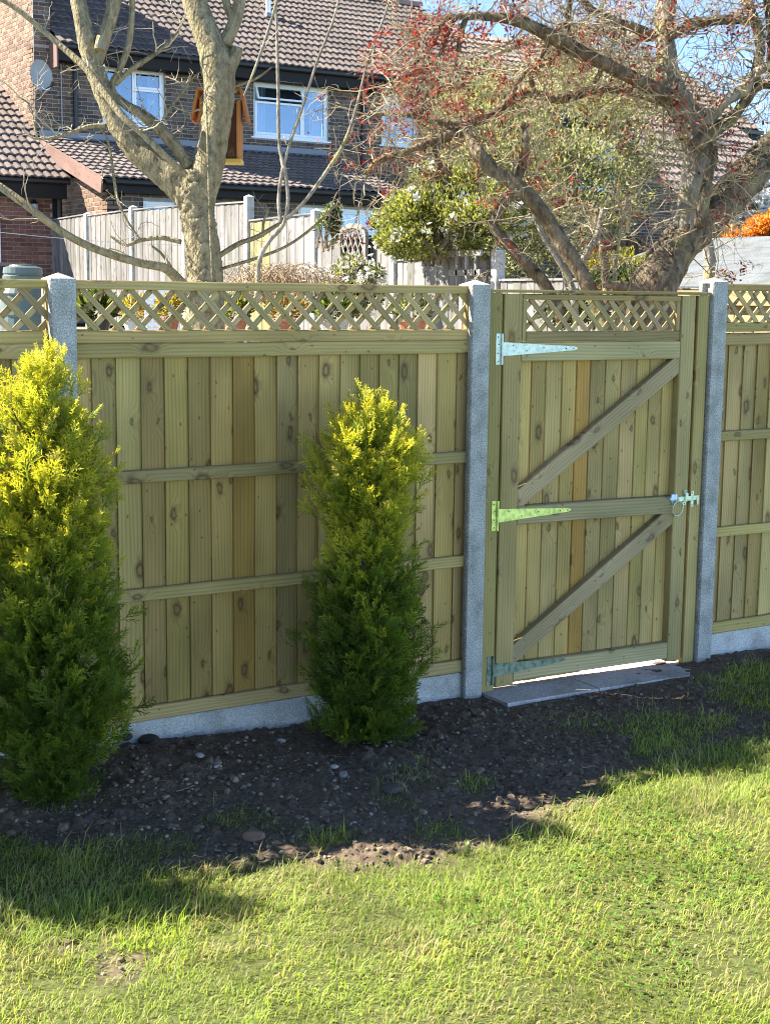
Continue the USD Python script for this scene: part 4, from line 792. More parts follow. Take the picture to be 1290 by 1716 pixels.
m = MB(); tube(m, [dc - s2 * .27 + ax * .02, dc - s2 * .22 + ax * .30], .012, 6); tube(m, [dc - s2 * .24 + ax * .27, dc - s2 * .16 + ax * .33], .03, 8); m.build('feed_arm', 'black_plastic', sd_); m = MB(); tube(m, [dc - ax * .06, dc + np.array([0, .14, -.1]), dc + np.array([0, .24, -.1])], .02, 6); m.build('bracket', 'grey_plastic', sd_)
# ------------------------------------------------------------------ the old boundary fence across the far garden (runs away from the camera)
XF = 4.75
r = np.random.default_rng(80)
def old_post(y, zt, label):
    t = thing('old_fence_post', label, 'fence post', (XF, y, float(terrain(0, y))), 'concrete posts of the old far fence'); m = MB()
    a, b, c = .055, .05, .008; P = [(XF - a + c, y - b), (XF + a - c, y - b), (XF + a, y - b + c), (XF + a, y + b - c), (XF + a - c, y + b), (XF - a + c, y + b), (XF - a, y + b - c), (XF - a, y - b + c)]
    cross_prism(m, P, float(terrain(0, y)) - .1, zt); m.build('shaft', 'concrete_pale', t); m = MB(); V = [(XF - a, y - b, zt + .001), (XF + a, y - b, zt + .001), (XF + a, y + b, zt + .001), (XF - a, y + b, zt + .001), (XF, y, zt + .03)]
    m.add(V, np.array([[0, 1, 4], [1, 2, 4], [2, 3, 4], [3, 0, 4], [0, 2, 1], [0, 3, 2]])).build('weathered_top', 'concrete_pale', t)
def old_panel(y0, y1, za, zb, label, moss=None, h=1.75, cap=True):
    """Boards between y0 (far) and y1 (near); za, zb the top at each end."""
    t = thing('fence_panel', label, 'fence panel', (XF, (y0 + y1) / 2, za - h), 'weathered panels of the old far fence'); n = int(abs(y0 - y1) / .105); q = np.linspace(y0, y1, n + 1)
    for i in range(n):
        f = (i + .5) / n; zt = za + (zb - za) * f; b = r.uniform(.85, 1.12); tt = (b, b * r.uniform(.97, 1.01), b * r.uniform(.93, 1.0))
        if moss and moss[0] <= f <= moss[1]: tt = (1.35, 1.25, .62)
        w = abs(q[1] - q[0]) + .012; m = MB(); yc = (q[i] + q[i + 1]) / 2
        bar(m, (XF - .012 + .006 * (i % 2), yc, zt - h), (XF - .012 + .006 * (i % 2), yc + r.normal(0, .003), zt - .02 + r.normal(0, .003)), (0, 1, 0), w, .011, .003, 2, .001, tt, r); m.build('board', 'grey_weathered_timber', t)
    if cap: m = MB(); bar(m, (XF - .012, y0, za), (XF - .012, y1, zb), (1, 0, 0), .045, .022, .003, 3, .001, (1.05, 1.03, 1.0), r); m.build('cap', 'grey_weathered_timber', t)
PX = [(147, 360), (223, 349), (None, None), (417, 332), (530, 356), (663, 390), (835, 422)]
pts = [on_x(*q, XF) if q[0] else None for q in PX]; pts[2] = (pts[1] + pts[3]) / 2; ys = [p[1] for p in pts]; tops = [p[2] for p in pts]
LAB = ['first', 'second', 'third', 'fourth']
for k, lab in enumerate(('slim concrete post of the far fence, leftmost in view', 'slim concrete post of the far fence beside the hanging pale twig', 'slim concrete post of the far fence hidden behind the pollarded trunk', 'tallest concrete post of the far fence, left of the mossy yellow boards', 'concrete post of the far fence between the mossy panel and the arched trellis', 'concrete post of the far fence just right of the arched trellis', 'concrete post at the low near end of the far fence by the twisted stems')):
    old_post(ys[k], tops[k] + .02, lab)
old_panel(ys[0] + 1.75, ys[0] + .06, 3.0, 3.03, 'far grey fence panel at the left end, half in the shadow of the garage')
old_panel(ys[0] - .06, ys[1] + .06, on_x(150, 361, XF)[2], on_x(220, 351, XF)[2], 'far grey fence panel between the two leftmost slim posts')
old_panel(ys[1] - .06, ys[2] + .06, on_x(226, 351, XF)[2], on_x(305, 344, XF)[2], 'far grey fence panel left of the pollarded trunk')
old_panel(ys[2] - .06, ys[3] + .06, on_x(320, 344, XF)[2], on_x(414, 338, XF)[2], 'far grey fence panel right behind the pollarded trunk')
old_panel(ys[3] - .06, ys[4] + .06, on_x(425, 369, XF)[2], on_x(522, 358, XF)[2], 'far fence panel with yellow mossy boards at its left end', (0, .3))
old_panel(ys[4] - .06, ys[5] + .06, on_x(533, 403, XF)[2], on_x(658, 393, XF)[2], 'low far fence panel behind the arched trellis')
old_panel(ys[5] - .06, ys[6] + .06, on_x(671, 436, XF)[2], on_x(829, 425, XF)[2], 'lowest far fence panel below the flowering evergreen, bench frame on it')
old_panel(ys[6] - .06, ys[6] - 2.0, on_x(845, 469, XF)[2], on_x(1020, 467, XF)[2], 'short pale boards of the far fence behind the twisted stems', (2, 3), 1.4)
# arched trellis in front of it
t = thing('arched_trellis', 'small pale arched trellis with lattice leaning on the far fence', 'trellis', (XF - .12, 9.4, .9)); xa = XF - .10
pl, pr = on_x(571, 400, xa), on_x(613, 400, xa); yl, yr = pl[1], pr[1]; zb = on_x(590, 470, xa)[2] - .2; zs = on_x(590, 397, xa)[2]; zt = on_x(592, 378, xa)[2]; yc, hw = (yl + yr) / 2, abs(yl - yr) / 2; q = np.linspace(0, math.pi, 15)
arch = np.stack([np.full(15, xa), yc + hw * np.cos(q), zs + (zt - zs) * np.sin(q)], 1)
for i in range(14): m = MB(); bar(m, arch[i], arch[i + 1] + (arch[i + 1] - arch[i]) * .04, (1, 0, 0), .05, .055, .003, tint=(1.25, 1.2, 1.1)); m.build('arch', 'grey_weathered_timber', t)
for yy in (yl, yr): m = MB(); bar(m, (xa, yy, zb), (xa, yy, zs), (0, 1, 0), .05, .045, .003, tint=(1.2, 1.15, 1.05)); m.build('upright', 'grey_weathered_timber', t)
m = MB(); box(m, xa + .03, xa + .032, yr + .02, yl - .02, zb + .2, zs + .02, gc=(0, 0, 0), col=(.12, .12, .12)); m.build('backing', 'grey_weathered_timber', t)
for lay, s in ((0, 1), (1, -1)):
    for i in range(-7, 12):
        y0 = yc + s * (i * .11 - .35); P = []
        for k in range(41):
            z = zb + .05 + (zt - zb) * k / 40; y = y0 + s * (z - zb) * .62; lim = zs + (zt - zs) * math.sqrt(max(0, 1 - ((y - yc) / hw) ** 2)) if abs(y - yc) < hw else -9
            if abs(y - yc) < hw and z < lim: P.append((y, z))
        if len(P) > 5: m = MB(); bar(m, (xa - .005 + lay * .012, *P[0]), (xa - .005 + lay * .012, *P[-1]), (0, 1, 0), .024, .009, .001, tint=(1.2, 1.15, 1.05)); m.build('slat', 'grey_weathered_timber', t)
# slatted frame (bench back) leaning on the lowest panel
t = thing('slatted_frame', 'pale open frame of slats standing against the lowest far fence panel', 'frame', (XF - .2, 7.0, .5)); xa = XF - .16
def sl(a, b, w, d, nm): m = MB(); bar(m, on_x(*a, xa), on_x(*b, xa), d, w, .022, .003, tint=(1.25, 1.22, 1.15)); m.build(nm, 'grey_weathered_timber', t)
sl((750, 425), (807, 423), .055, (0, 0, 1), 'top_rail'); sl((753, 457), (805, 456), .06, (0, 0, 1), 'lower_rail')
for px in (765, 781, 797): sl((px, 427), (px + 1, 482), .035, (0, 1, 0), 'slat')

# ------------------------------------------------------------------ trees
def limb(mb, P, depth=None, sides=14, rough=.02, seed=0, n=6, ridge=0.0, freq=7.0, slim=1.0):
    """P: (px, py, width in px, depth) rows."""
    P = np.array([p if len(p) == 4 else (*p, depth) for p in P], float); C = catmull(P, n)
    pts = np.array([at(c[0], c[1], c[3]) for c in C]); rad = np.maximum(C[:, 2] / 2 * C[:, 3] / FPX * slim, .002)
    tube(mb, pts, rad, sides, rough, seed, freq, ridge=ridge); return pts, rad
def twig_mass(mb, pts, rad, n, r, lmin, lmax, r0=.004, levels=2, up=.2, curl=.5, col=(.30, .26, .19), kids=4, spread=1.0, bias=(0, 0, 0)):
    """Crooked twigs out of a limb, each with smaller ones; returns the tips."""
    i = r.integers(0, len(pts), n); tips = []
    def grow(P0, D0, L, R, lev):
        n = len(P0); K = 7 if lev else 5; P = [P0]; d = D0.copy(); bend = r.normal(0, curl, (n, 3))
        for k in range(K - 1):
            d = unit(d + bend * .22 + r.normal(0, curl * .42, (n, 3)) + np.array([0, 0, up * .18])); P.append(P[-1] + d * (L / (K - 1))[:, None])
        P = np.stack(P, 1); tubes(mb, P, R[:, None] * np.linspace(1, .45, K)[None], 4 if R.max() > .004 else 3, np.array(col) * r.uniform(.65, 1.2, (n, 1)))
        if lev > 0:
            q = np.repeat(np.arange(n), kids); k = r.integers(1, K, len(q)); B = P[q, k]; t = unit(P[q, k] - P[q, k - 1]); D = unit(t * .55 + unit(r.normal(0, 1, (len(q), 3))) * .8)
            grow(B, D, L[q] * r.uniform(.25, .6, len(q)), np.maximum(R[q] * .6, .0011), lev - 1)
        else: tips.append(P[:, -1]); tips.append(P[:, 3])
    D = unit(unit(r.normal(0, 1, (n, 3))) * spread + np.array([0, 0, up]) + np.array(bias)); grow(pts[i] + D * (rad[i] * .6)[:, None], D, r.uniform(lmin, lmax, n), np.minimum(np.full(n, r0) * r.uniform(.7, 1.4, n), rad[i] * .7), levels - 1)
    return np.vstack(tips)

# the pollarded tree left
t = thing('pollarded_tree', 'bare olive barked tree with sawn limbs behind the left trellis', 'tree', at(342, 560, 9.6)); r = np.random.default_rng(90); D0 = 9.6
base = at(343, 560, D0); m = MB(); zg = float(terrain(0, base[1]))
foot = base.copy(); foot[2] = zg - .1
pts = np.vstack([[foot, foot + (base - foot) * .5], [at(x, y, D0) for x, y in ((343, 520), (342, 470), (340, 420), (333, 375), (330, 345), (326, 315), (330, 290))]]); rad = np.array([.165, .14, .132, .124, .118, .115, .118, .125, .10])
C = catmull(np.column_stack([pts, rad]), 10); tube(m, C[:, :3], C[:, 3], 40, .030, 1, 22, ridge=.8); m.build('trunk', 'olive_bark', t, smooth=True)
allp = []
def L(name, P, **k):
    m = MB(); p, q = limb(m, P, D0, **k); m.build(name, 'olive_bark', t, smooth=True); allp.append((p, q)); return p, q
L('limb', [(325, 340, 52), (300, 312, 50), (268, 285, 46), (232, 255, 42), (205, 222, 36), (186, 185, 33), (170, 145, 33), (155, 105, 32), (144, 65, 30), (136, 25, 28), (128, -20, 26), (120, -80, 24)], sides=24, rough=.02, ridge=.7, freq=18.0)
L('limb', [(332, 335, 56), (345, 295, 54), (356, 245, 51), (363, 195, 51), (367, 150, 54), (364, 108, 56), (352, 70, 48), (338, 35, 44), (326, 0, 42), (315, -60, 40)], sides=24, rough=.02, ridge=.7, freq=18.0)
L('limb', [(366, 130, 44), (382, 108, 34), (393, 92, 24), (397, 80, 22)], sides=14); 
m = MB(); cp = at(397, 79.5, D0); d_ = unit(at(397, 60, D0) - at(393, 92, D0)); tube(m, [cp - d_ * .004, cp + d_ * .006], .043, 14); m.build('sawn_end', 'cut_wood', t)
L('limb', [(375, 75, 26), (388, 48, 22), (398, 20, 22), (404, -20, 20)], sides=12); L('limb', [(390, 30, 16), (381, 10, 14), (376, -20, 14)], sides=10)
L('limb', [(158, 108, 26), (168, 80, 24), (178, 50, 22), (188, 20, 22), (198, -30, 20)], sides=12)
m = MB(); limb(m, [(172, 62, 20), (168, 74, 18), (167, 82, 17)], D0 - .1, sides=10); m.build('stub', 'orange_timber' if False else 'pale_bark', t)
L('branch', [(318, 280, 22), (290, 240, 21), (262, 210, 21), (236, 190, 18), (212, 176, 15), (192, 158, 13), (188, 142, 12), (202, 112, 11), (214, 80, 11), (220, 40, 10), (222, -10, 9)], sides=12)
L('branch', [(193, 140, 10), (225, 112, 9), (262, 88, 7), (292, 62, 6), (308, 30, 4)], sides=8); L('branch', [(310, 292, 12, 9.4), (278, 262, 12, 9.3), (240, 225, 11, 9.25), (205, 193, 12, 9.25), (172, 150, 12, 9.3), (142, 112, 12, 9.35), (104, 78, 10, 9.4), (66, 45, 9, 9.4), (25, 12, 8, 9.4), (-30, -20, 7, 9.4)], sides=10)
L('branch', [(345, 520, 22, 9.5), (300, 470, 18, 9.4), (275, 448, 17, 9.3), (235, 440, 15, 9.2), (190, 427, 14, 9.1), (140, 408, 14, 9.0), (95, 382, 13, 8.9), (55, 352, 13, 8.8), (20, 326, 13, 8.8), (-40, 285, 12, 8.8)], sides=12)
L('branch', [(178, 210, 9), (150, 211, 8), (118, 222, 7), (88, 230, 6), (62, 232, 4), (40, 222, 3)], sides=7); L('branch', [(62, 230, 4), (56, 200, 4), (50, 175, 3), (28, 160, 3)], sides=6)
L('branch', [(168, 213, 5), (182, 240, 4), (190, 290, 5), (197, 335, 5), (215, 372, 4), (236, 402, 3)], sides=6); L('branch', [(268, 210, 5), (285, 180, 5), (305, 155, 5), (318, 135, 4), (332, 122, 3)], sides=6)
L('branch', [(364, 430, 10), (400, 408, 9), (432, 396, 9), (462, 378, 7), (480, 368, 5)], sides=8); L('branch', [(364, 452, 6), (430, 432, 6), (480, 412, 5), (525, 380, 5), (560, 345, 4), (570, 330, 3)], sides=6); L('branch', [(440, 396, 6), (442, 370, 5), (448, 355, 4), (444, 340, 3)], sides=6)
L('branch', [(345, 158, 6), (372, 150, 5), (400, 142, 5), (430, 130, 5), (455, 112, 3)], sides=6); L('branch', [(348, 148, 6), (362, 162, 6), (378, 180, 6), (386, 186, 4)], sides=6); L('branch', [(356, 470, 4, 9.2), (352, 380, 4, 9.2), (349, 280, 4, 9.25), (346, 190, 4, 9.3), (344, 150, 3, 9.35)], sides=6)
L('branch', [(300, 472, 6), (275, 430, 5), (255, 412, 4)], sides=6); L('branch', [(304, 405, 8), (270, 398, 8), (235, 402, 7), (210, 410, 6), (185, 395, 4)], sides=7)
m = MB(); 
for p, q in allp[5:14]: twig_mass(m, p, q, 9, r, .10, .34, .0045, 2, .3, .55, (.33, .29, .21), 3)
for p, q in allp[14:]: twig_mass(m, p, q, 3, r, .06, .2, .003, 2, .3, .5, (.33, .29, .21), 2)
m.build('twigs', 'twig_bark', t, kind='stuff')
# bird box on its right limb
c0 = at(371, 218, 9.95); bx = thing('bird_box', 'orange wooden bird box with sloping roof on the pollarded tree', 'bird box', c0)
ex = unit(np.array([.86, -.51, 0])); ey = np.array([.51, .86, 0]); ez = np.array([0, 0, 1.0])
def obox(nm, cx, cy, cz, w, d, h, mt, tilt=0, col=(1, 1, 1)):
    X_ = ex * math.cos(tilt) - ez * math.sin(tilt); Z_ = ez * math.cos(tilt) + ex * math.sin(tilt); o = c0 + ex * cx + ey * cy + ez * cz; V = [o + X_ * a * w / 2 + ey * b * d / 2 + Z_ * c * h / 2 for c in (-1, 1) for a, b in ((-1, -1), (1, -1), (1, 1), (-1, 1))]
    m = MB(); V = np.array(V); m.add(V, BOXF, gc=np.column_stack([V[:, 2], V[:, 0], V[:, 1]]), col=col); m.build(nm, mt, bx)
obox('back_board', 0, .11, .0, .26, .02, .42, 'orange_timber'); obox('side_board', .131, 0, 0, .02, .20, .40, 'orange_timber', 0, (1.1, 1.0, .85)); obox('side_board', -.131, 0, 0, .02, .20, .40, 'orange_timber'); obox('front_board', 0, -.08, .0, .238, .018, .38, 'brown_timber', 0, (.22, .11, .08)); obox('corner_strip', .128, -.096, -.01, .028, .014, .39, 'orange_timber', 0, (1.25, 1.3, 1.4)); obox('base_board', 0, -.01, -.212, .29, .23, .024, 'yellow_paint')
obox('roof_board', .168, -.02, .15, .018, .27, .20, 'orange_timber', -.20, (.95, .85, .7)); obox('roof_board', -.168, -.02, .15, .018, .27, .20, 'orange_timber', .20, (.95, .85, .7)); obox('roof_ridge', 0, -.02, .256, .30, .27, .02, 'orange_timber', 0, (.8, .7, .6))

# thin bare saplings between the trees
t = thing('bare_sapling', 'thin bare sapling of whippy grey stems in front of the mossy far fence panel', 'sapling', at(432, 540, 9.0))
for P in ([(430, 500, 8, 9), (434, 440, 8, 9), (450, 405, 8, 9), (474, 376, 8, 9), (482, 335, 7, 9), (477, 285, 7, 9), (468, 240, 6, 9), (466, 150, 6, 9), (464, 60, 5, 9), (460, -30, 4, 9)], [(470, 372, 7, 9), (467, 335, 6, 9), (472, 290, 6, 9), (487, 235, 6, 9), (507, 178, 5, 9), (532, 100, 5, 9), (556, 40, 4, 9), (575, -30, 3, 9)],
          [(479, 366, 8, 9), (510, 337, 7, 9), (555, 275, 7, 9), (578, 235, 6, 9), (596, 182, 5, 9), (618, 95, 4, 9), (646, 20, 4, 9), (655, -20, 3, 9)], [(409, 160, 3, 8.9), (438, 85, 5, 8.9), (462, 8, 5, 8.9), (470, -30, 5, 8.9)]):
    m = MB(); p, q = limb(m, P, sides=7, rough=.003); m.build('stem', 'pale_bark', t, smooth=True)
    m = MB(); twig_mass(m, p[len(p) // 3:], q[len(p) // 3:], 5, r, .08, .22, .0022, 2, .4, .4, (.36, .31, .24), 2); m.build('twigs', 'twig_bark', t, kind='stuff')

# the big spreading tree right
t = thing('spreading_tree', 'big leaning tree with crooked mossy limbs and red leaf buds', 'tree', at(1085, 560, 9)); r = np.random.default_rng(95); D0 = 9.0; allp = []; b0 = at(1080, 560, D0)
foot = b0.copy(); foot[2] = float(terrain(0, b0[1])) - .1
m = MB(); P = np.array([(1093, 505, 84), (1103, 469, 76), (1131, 419, 68), (1168, 382, 64), (1214, 335, 62), (1262, 285, 62), (1310, 235, 58), (1370, 165, 52), (1430, 80, 45)], float)
C = [np.array([*foot, .24])] + [np.array([*((foot + b0) / 2), .185])] + [np.array([*at(a, b, D0 + .1 * k), w / 2 * (D0 + .1 * k) / FPX]) for k, (a, b, w) in enumerate(P)]; C = catmull(C, 10); tube(m, C[:, :3], C[:, 3], 40, .05, 4, 5, ridge=.9); m.build('trunk', 'brown_bark', t, smooth=True); allp.append((C[:, :3], C[:, 3], 'trunk'))
def R(P, D=None, bk='brown_bark', nm='limb', **k):
    m = MB(); kw = dict(sides=18, rough=.03, ridge=.7, seed=len(allp), freq=11.0, slim=.78); kw.update(k); p, q = limb(m, P, D or D0, **kw); m.build(nm, bk, t, smooth=True); allp.append((p, q, nm)); return p, q
R([(1100, 512, 44, 8.95), (1062, 486, 30, 8.9), (1035, 478, 20, 8.85), (1005, 478, 8, 8.8)], nm='root'); R([(1138, 420, 56, 9.2), (1150, 370, 54, 9.2), (1160, 310, 60, 9.2), (1168, 255, 60, 9.2), (1160, 210, 68, 9.2), (1140, 175, 60, 9.2), (1122, 130, 50, 9.2), (1115, 85, 46, 9.2), (1114, 40, 46, 9.2), (1118, -20, 44, 9.2), (1124, -90, 40, 9.2)], sides=22, bk='pale_bark')
R([(1165, 235, 44, 9.1), (1190, 198, 30, 9), (1215, 168, 25, 8.9), (1245, 150, 28, 8.9), (1262, 125, 22, 8.9), (1300, 105, 18, 8.8), (1350, 95, 14, 8.8)], bk='pale_bark'); R([(1165, 245, 38), (1200, 215, 30), (1225, 200, 26), (1240, 180, 22), (1262, 150, 22), (1282, 140, 20), (1320, 150, 16)])
R([(1262, 140, 26), (1272, 95, 24), (1270, 50, 24), (1255, 10, 22), (1240, -40, 20)]); R([(1118, 60, 26), (1150, 45, 22), (1195, 35, 20), (1240, 32, 20), (1262, 38, 16)]); R([(1180, 210, 20), (1195, 250, 18), (1188, 290, 22), (1180, 330, 26), (1172, 380, 30)])
R([(1290, 120, 20), (1292, 60, 18), (1285, 0, 18), (1280, -40, 16)])
R([(1130, 165, 36, 9.1), (1098, 150, 32, 9), (1050, 125, 30, 8.9), (1000, 100, 30, 8.8), (940, 70, 32, 8.7), (880, 38, 26, 8.6), (820, 27, 20, 8.6), (770, 27, 15, 8.6), (735, 32, 9, 8.6)]); R([(1120, 170, 30, 9.2), (1072, 155, 22, 9.3), (1030, 147, 22, 9.4), (985, 152, 22, 9.4), (940, 165, 22, 9.4), (900, 158, 20, 9.4), (868, 158, 20, 9.4), (845, 178, 22, 9.4), (815, 196, 22, 9.4), (775, 208, 24, 9.4), (735, 203, 18, 9.4), (690, 192, 15, 9.4), (645, 190, 10, 9.4), (615, 192, 6, 9.4)])
R([(785, 210, 20, 9.3), (755, 224, 28, 9.2), (715, 240, 20, 9.2), (675, 256, 17, 9.2), (635, 268, 15, 9.2), (618, 285, 10, 9.2), (612, 300, 6, 9.2)]); R([(735, 232, 16, 9.2), (730, 258, 15, 9.2), (742, 282, 12, 9.2), (757, 294, 8, 9.2)])
R([(1095, 60, 26, 9.1), (1060, 45, 22, 9), (1020, 32, 20, 8.9), (985, 10, 18, 8.9), (960, -30, 16, 8.9)]); R([(955, 75, 14, 8.7), (950, 40, 14, 8.7), (955, 0, 12, 8.7), (952, -30, 12, 8.7)]); R([(1085, 60, 26, 9.3), (1040, 52, 24, 9.5), (985, 48, 22, 9.7), (935, 55, 18, 9.8), (880, 70, 14, 9.8), (820, 95, 10, 9.8)], bk='pale_bark')
R([(780, 32, 12, 8.6), (772, 55, 12, 8.6), (768, 85, 10, 8.6)]); R([(762, 30, 9, 8.6), (750, 60, 8, 8.6), (735, 92, 8, 8.6), (705, 115, 8, 8.6), (665, 140, 7, 8.6), (640, 160, 4, 8.6)]); R([(742, 30, 9, 8.6), (725, 75, 7, 8.6), (690, 110, 7, 8.6), (660, 145, 6, 8.6), (640, 155, 4, 8.6)]); R([(900, 160, 10, 9.3), (890, 125, 10, 9.2), (915, 80, 10, 9), (930, 50, 8, 8.9)])
R([(985, 158, 10, 9.3), (1005, 120, 10, 9.2), (1025, 80, 9, 9.2), (1040, 50, 8, 9.2)]); R([(850, 175, 10, 9.4), (880, 120, 10, 9.2), (925, 100, 8, 9), (960, 60, 6, 8.9)])
R([(740, 125, 8, 9), (715, 155, 9, 9.1), (708, 178, 9, 9.2), (705, 195, 9, 9.3)])
# stems from the ground left of it
R([(1020, 560, 38, 8.9), (985, 478, 34, 8.9), (955, 430, 34, 8.9), (922, 375, 35, 8.9), (888, 330, 34, 8.9), (852, 300, 33, 8.9), (822, 280, 34, 8.9), (800, 255, 30, 8.9), (785, 225, 20, 9), (778, 208, 16, 9.1)], nm='stem'); R([(945, 540, 30, 9.2), (915, 480, 27, 9.2), (888, 448, 26, 9.2), (852, 410, 24, 9.2), (826, 378, 23, 9.2), (842, 345, 23, 9.2), (862, 308, 21, 9.1), (877, 270, 20, 9.1), (880, 235, 18, 9.1), (876, 205, 12, 9.1)], nm='stem')
R([(966, 540, 16, 9.5), (955, 470, 15, 9.5), (932, 430, 14, 9.5), (905, 385, 12, 9.5), (890, 340, 8, 9.5)], bk='pale_bark', nm='stem'); R([(950, 480, 10, 9.6), (940, 440, 9, 9.6), (925, 410, 8, 9.6)], bk='pale_bark', nm='stem'); R([(970, 455, 16, 9.7), (985, 420, 16, 9.7), (1000, 395, 14, 9.7), (1010, 350, 12, 9.7)], bk='pale_bark', nm='stem'); R([(1018, 520, 18, 9.8), (1013, 450, 17, 9.8), (1008, 405, 16, 9.8), (1000, 350, 13, 9.8)], nm='stem'); R([(1024, 500, 7, 9.1), (1032, 440, 7, 9.1), (1038, 400, 6, 9.1), (1050, 330, 5, 9.1)], bk='pale_bark', nm='stem')
R([(1186, 560, 26, 10.6), (1186, 480, 25, 10.6), (1190, 440, 25, 10.6), (1184, 405, 24, 10.6), (1172, 375, 24, 10.6)], bk='pale_bark', nm='stem')
m = MB(); tips = []
for p, q, nm in allp[1:]:
    w = np.linalg.norm(p[-1] - p[0]); nn_ = int(9 + 19 * w)
    if nm == 'root': continue
    if nm == 'stem': nn_ = int(nn_ * .35); p, q = p[len(p) // 3:], q[len(q) // 3:]
    tips.append(twig_mass(m, p, q, nn_, r, .18, .62, .0046, 3, .12, .75, (.31, .255, .16), 4))
m.build('twigs', 'twig_bark', t, kind='stuff'); tips = np.vstack(tips); m = MB()
pxs = ((tips - CAM) @ RT) / ((tips - CAM) @ FW) * FPX + 645; pys = 858 - ((tips - CAM) @ UP) / ((tips - CAM) @ FW) * FPX
wt = np.where(pxs < 880, np.where(pys < 190, .8, .42), .28); cen = tips[r.choice(len(tips), 520, p=wt / wt.sum(), replace=False)]
T = np.repeat(cen, 11, 0) + r.normal(0, .024, (len(cen) * 11, 3)); T = np.vstack([T, tips[r.uniform(0, 1, len(tips)) < .045]]); n = len(T)
C = np.array([[.22, .028, .036], [.17, .022, .03], [.30, .055, .05], [.22, .05, .04]])[r.integers(0, 4, n)] * r.uniform(.6, 1.3, (n, 1)); leaves(m, T, unit(r.normal(0, 1, (n, 3)) + [0, 0, .5]), r.normal(0, 1, (n, 3)), r.uniform(.02, .048, n), r.uniform(.010, .018, n), C); m.build('red_leaf_buds', 'leaf', t)

# ------------------------------------------------------------------ shrubs
def shrub(name, label, cat, blobs, n, size, cols, seed, matn='leaf', stems=12, flowers=None, up=.35, thr=.42, fs=5.0, foot=None, col_stem=(.2, .16, .11)):
    """blobs: (centre, radii); leaves sit in lumpy shells of the blobs with gaps between clumps."""
    r = np.random.default_rng(seed); c00 = np.asarray(blobs[0][0], float); zf = min(b[0][2] - b[1][2] for b in blobs) if foot is None else foot; t = thing(name, label, cat, (c00[0], c00[1], zf))
    vol = np.array([np.prod(b[1]) ** .67 for b in blobs]); pick = r.choice(len(blobs), n * 2, p=vol / vol.sum()); B = np.array([b[0] for b in blobs])[pick]; Q = np.array([b[1] for b in blobs])[pick]
    d = unit(r.normal(0, 1, (n * 2, 3))); u = 1 - .55 * r.uniform(0, 1, n * 2) ** 1.7; P = B + d * Q * u[:, None] * (.8 + .45 * meshkit.fbm(B * .3 + d * 2.2 + seed, 3, seed))[:, None]
    k = meshkit.fbm(P * fs, 3, seed + 3) > thr; P, d = P[k][:n], d[k][:n]; n = len(P)
    m = MB(); cc = np.array(cols)[r.integers(0, len(cols), n)] * r.uniform(.7, 1.2, (n, 1)) * (.75 + .5 * meshkit.fbm(P * 2.5, 2, seed + 8))[:, None]
    leaves(m, P, unit(d * .8 + r.normal(0, .6, (n, 3)) + [0, 0, up]), r.normal(0, 1, (n, 3)), r.uniform(.7, 1.3, n) * size, r.uniform(.35, .6, n) * size, cc); m.build('foliage', matn, t)
    if stems:
        ft = np.array([c00[0], c00[1], zf - .05]); e = P[r.integers(0, n, stems)]; q = np.linspace(0, 1, 6)[None, :, None]; b = ft + r.normal(0, .08, (stems, 3)) * [1, 1, 0]; S = b[:, None] * (1 - q) + e[:, None] * q + np.array([0, 0, 1.0]) * (np.sin(q * 3.14) * .12) + r.normal(0, .02, (stems, 6, 3)); m = MB(); tubes(m, S, np.linspace(.016, .004, 6)[None].repeat(stems, 0), 5, col_stem); m.build('stems', 'twig_bark', t)
    if flowers:
        nf, fsz, fcol, pet = flowers; i = r.integers(0, n, nf); m = MB(); c = P[i] + d[i] * .03; c = np.repeat(c, pet, 0) + r.normal(0, fsz * .35, (nf * pet, 3)); nn2 = len(c); leaves(m, c, unit(np.repeat(d[i], pet, 0) * .6 + r.normal(0, .8, (nn2, 3))), r.normal(0, 1, (nn2, 3)), r.uniform(.6, 1.1, nn2) * fsz, r.uniform(.5, .8, nn2) * fsz, np.array(fcol) * r.uniform(.85, 1.08, (nn2, 1))); m.build('blossom', 'petal', t)
    return t
def B(px, py, d, w, h, dd=None): c = at(px, py, d); s = d / FPX / 2; return (c, (w * s, w * s if dd is None else dd, h * s))
EV = [(.17, .18, .05), (.22, .225, .07), (.10, .115, .035), (.28, .27, .10)]
shrub('flowering_evergreen', 'bushy yellow green evergreen with white flower clusters behind the far fence', 'shrub', [B(735, 372, 14.5, 190, 110), B(695, 345, 14.6, 90, 110), B(810, 378, 14.2, 120, 100), B(660, 390, 14.8, 80, 60), B(770, 320, 14.9, 130, 80), B(690, 405, 14.3, 120, 50), B(720, 310, 14.7, 70, 60), B(840, 350, 14.6, 80, 90), B(640, 372, 15, 40, 40)], 19000, .052, EV + [(.30, .27, .11)], 201, flowers=(90, .075, (.72, .72, .66), 7), stems=20, thr=.48, fs=3.4)
shrub('pale_leaved_shrub', 'tall pale grey green shrub filling the space behind the twisted stems', 'shrub', [B(830, 300, 16.5, 280, 220), B(900, 230, 17, 300, 220), B(800, 190, 17.5, 200, 160), B(960, 330, 16, 240, 200), B(1030, 250, 16.8, 220, 220), B(880, 400, 15.5, 200, 120), B(1000, 130, 18, 220, 120)], 36000, .052, [(.25, .235, .13), (.31, .285, .18), (.16, .16, .08), (.36, .33, .23), (.10, .105, .045)], 202, stems=40, thr=.47, fs=3.2, col_stem=(.3, .27, .2))
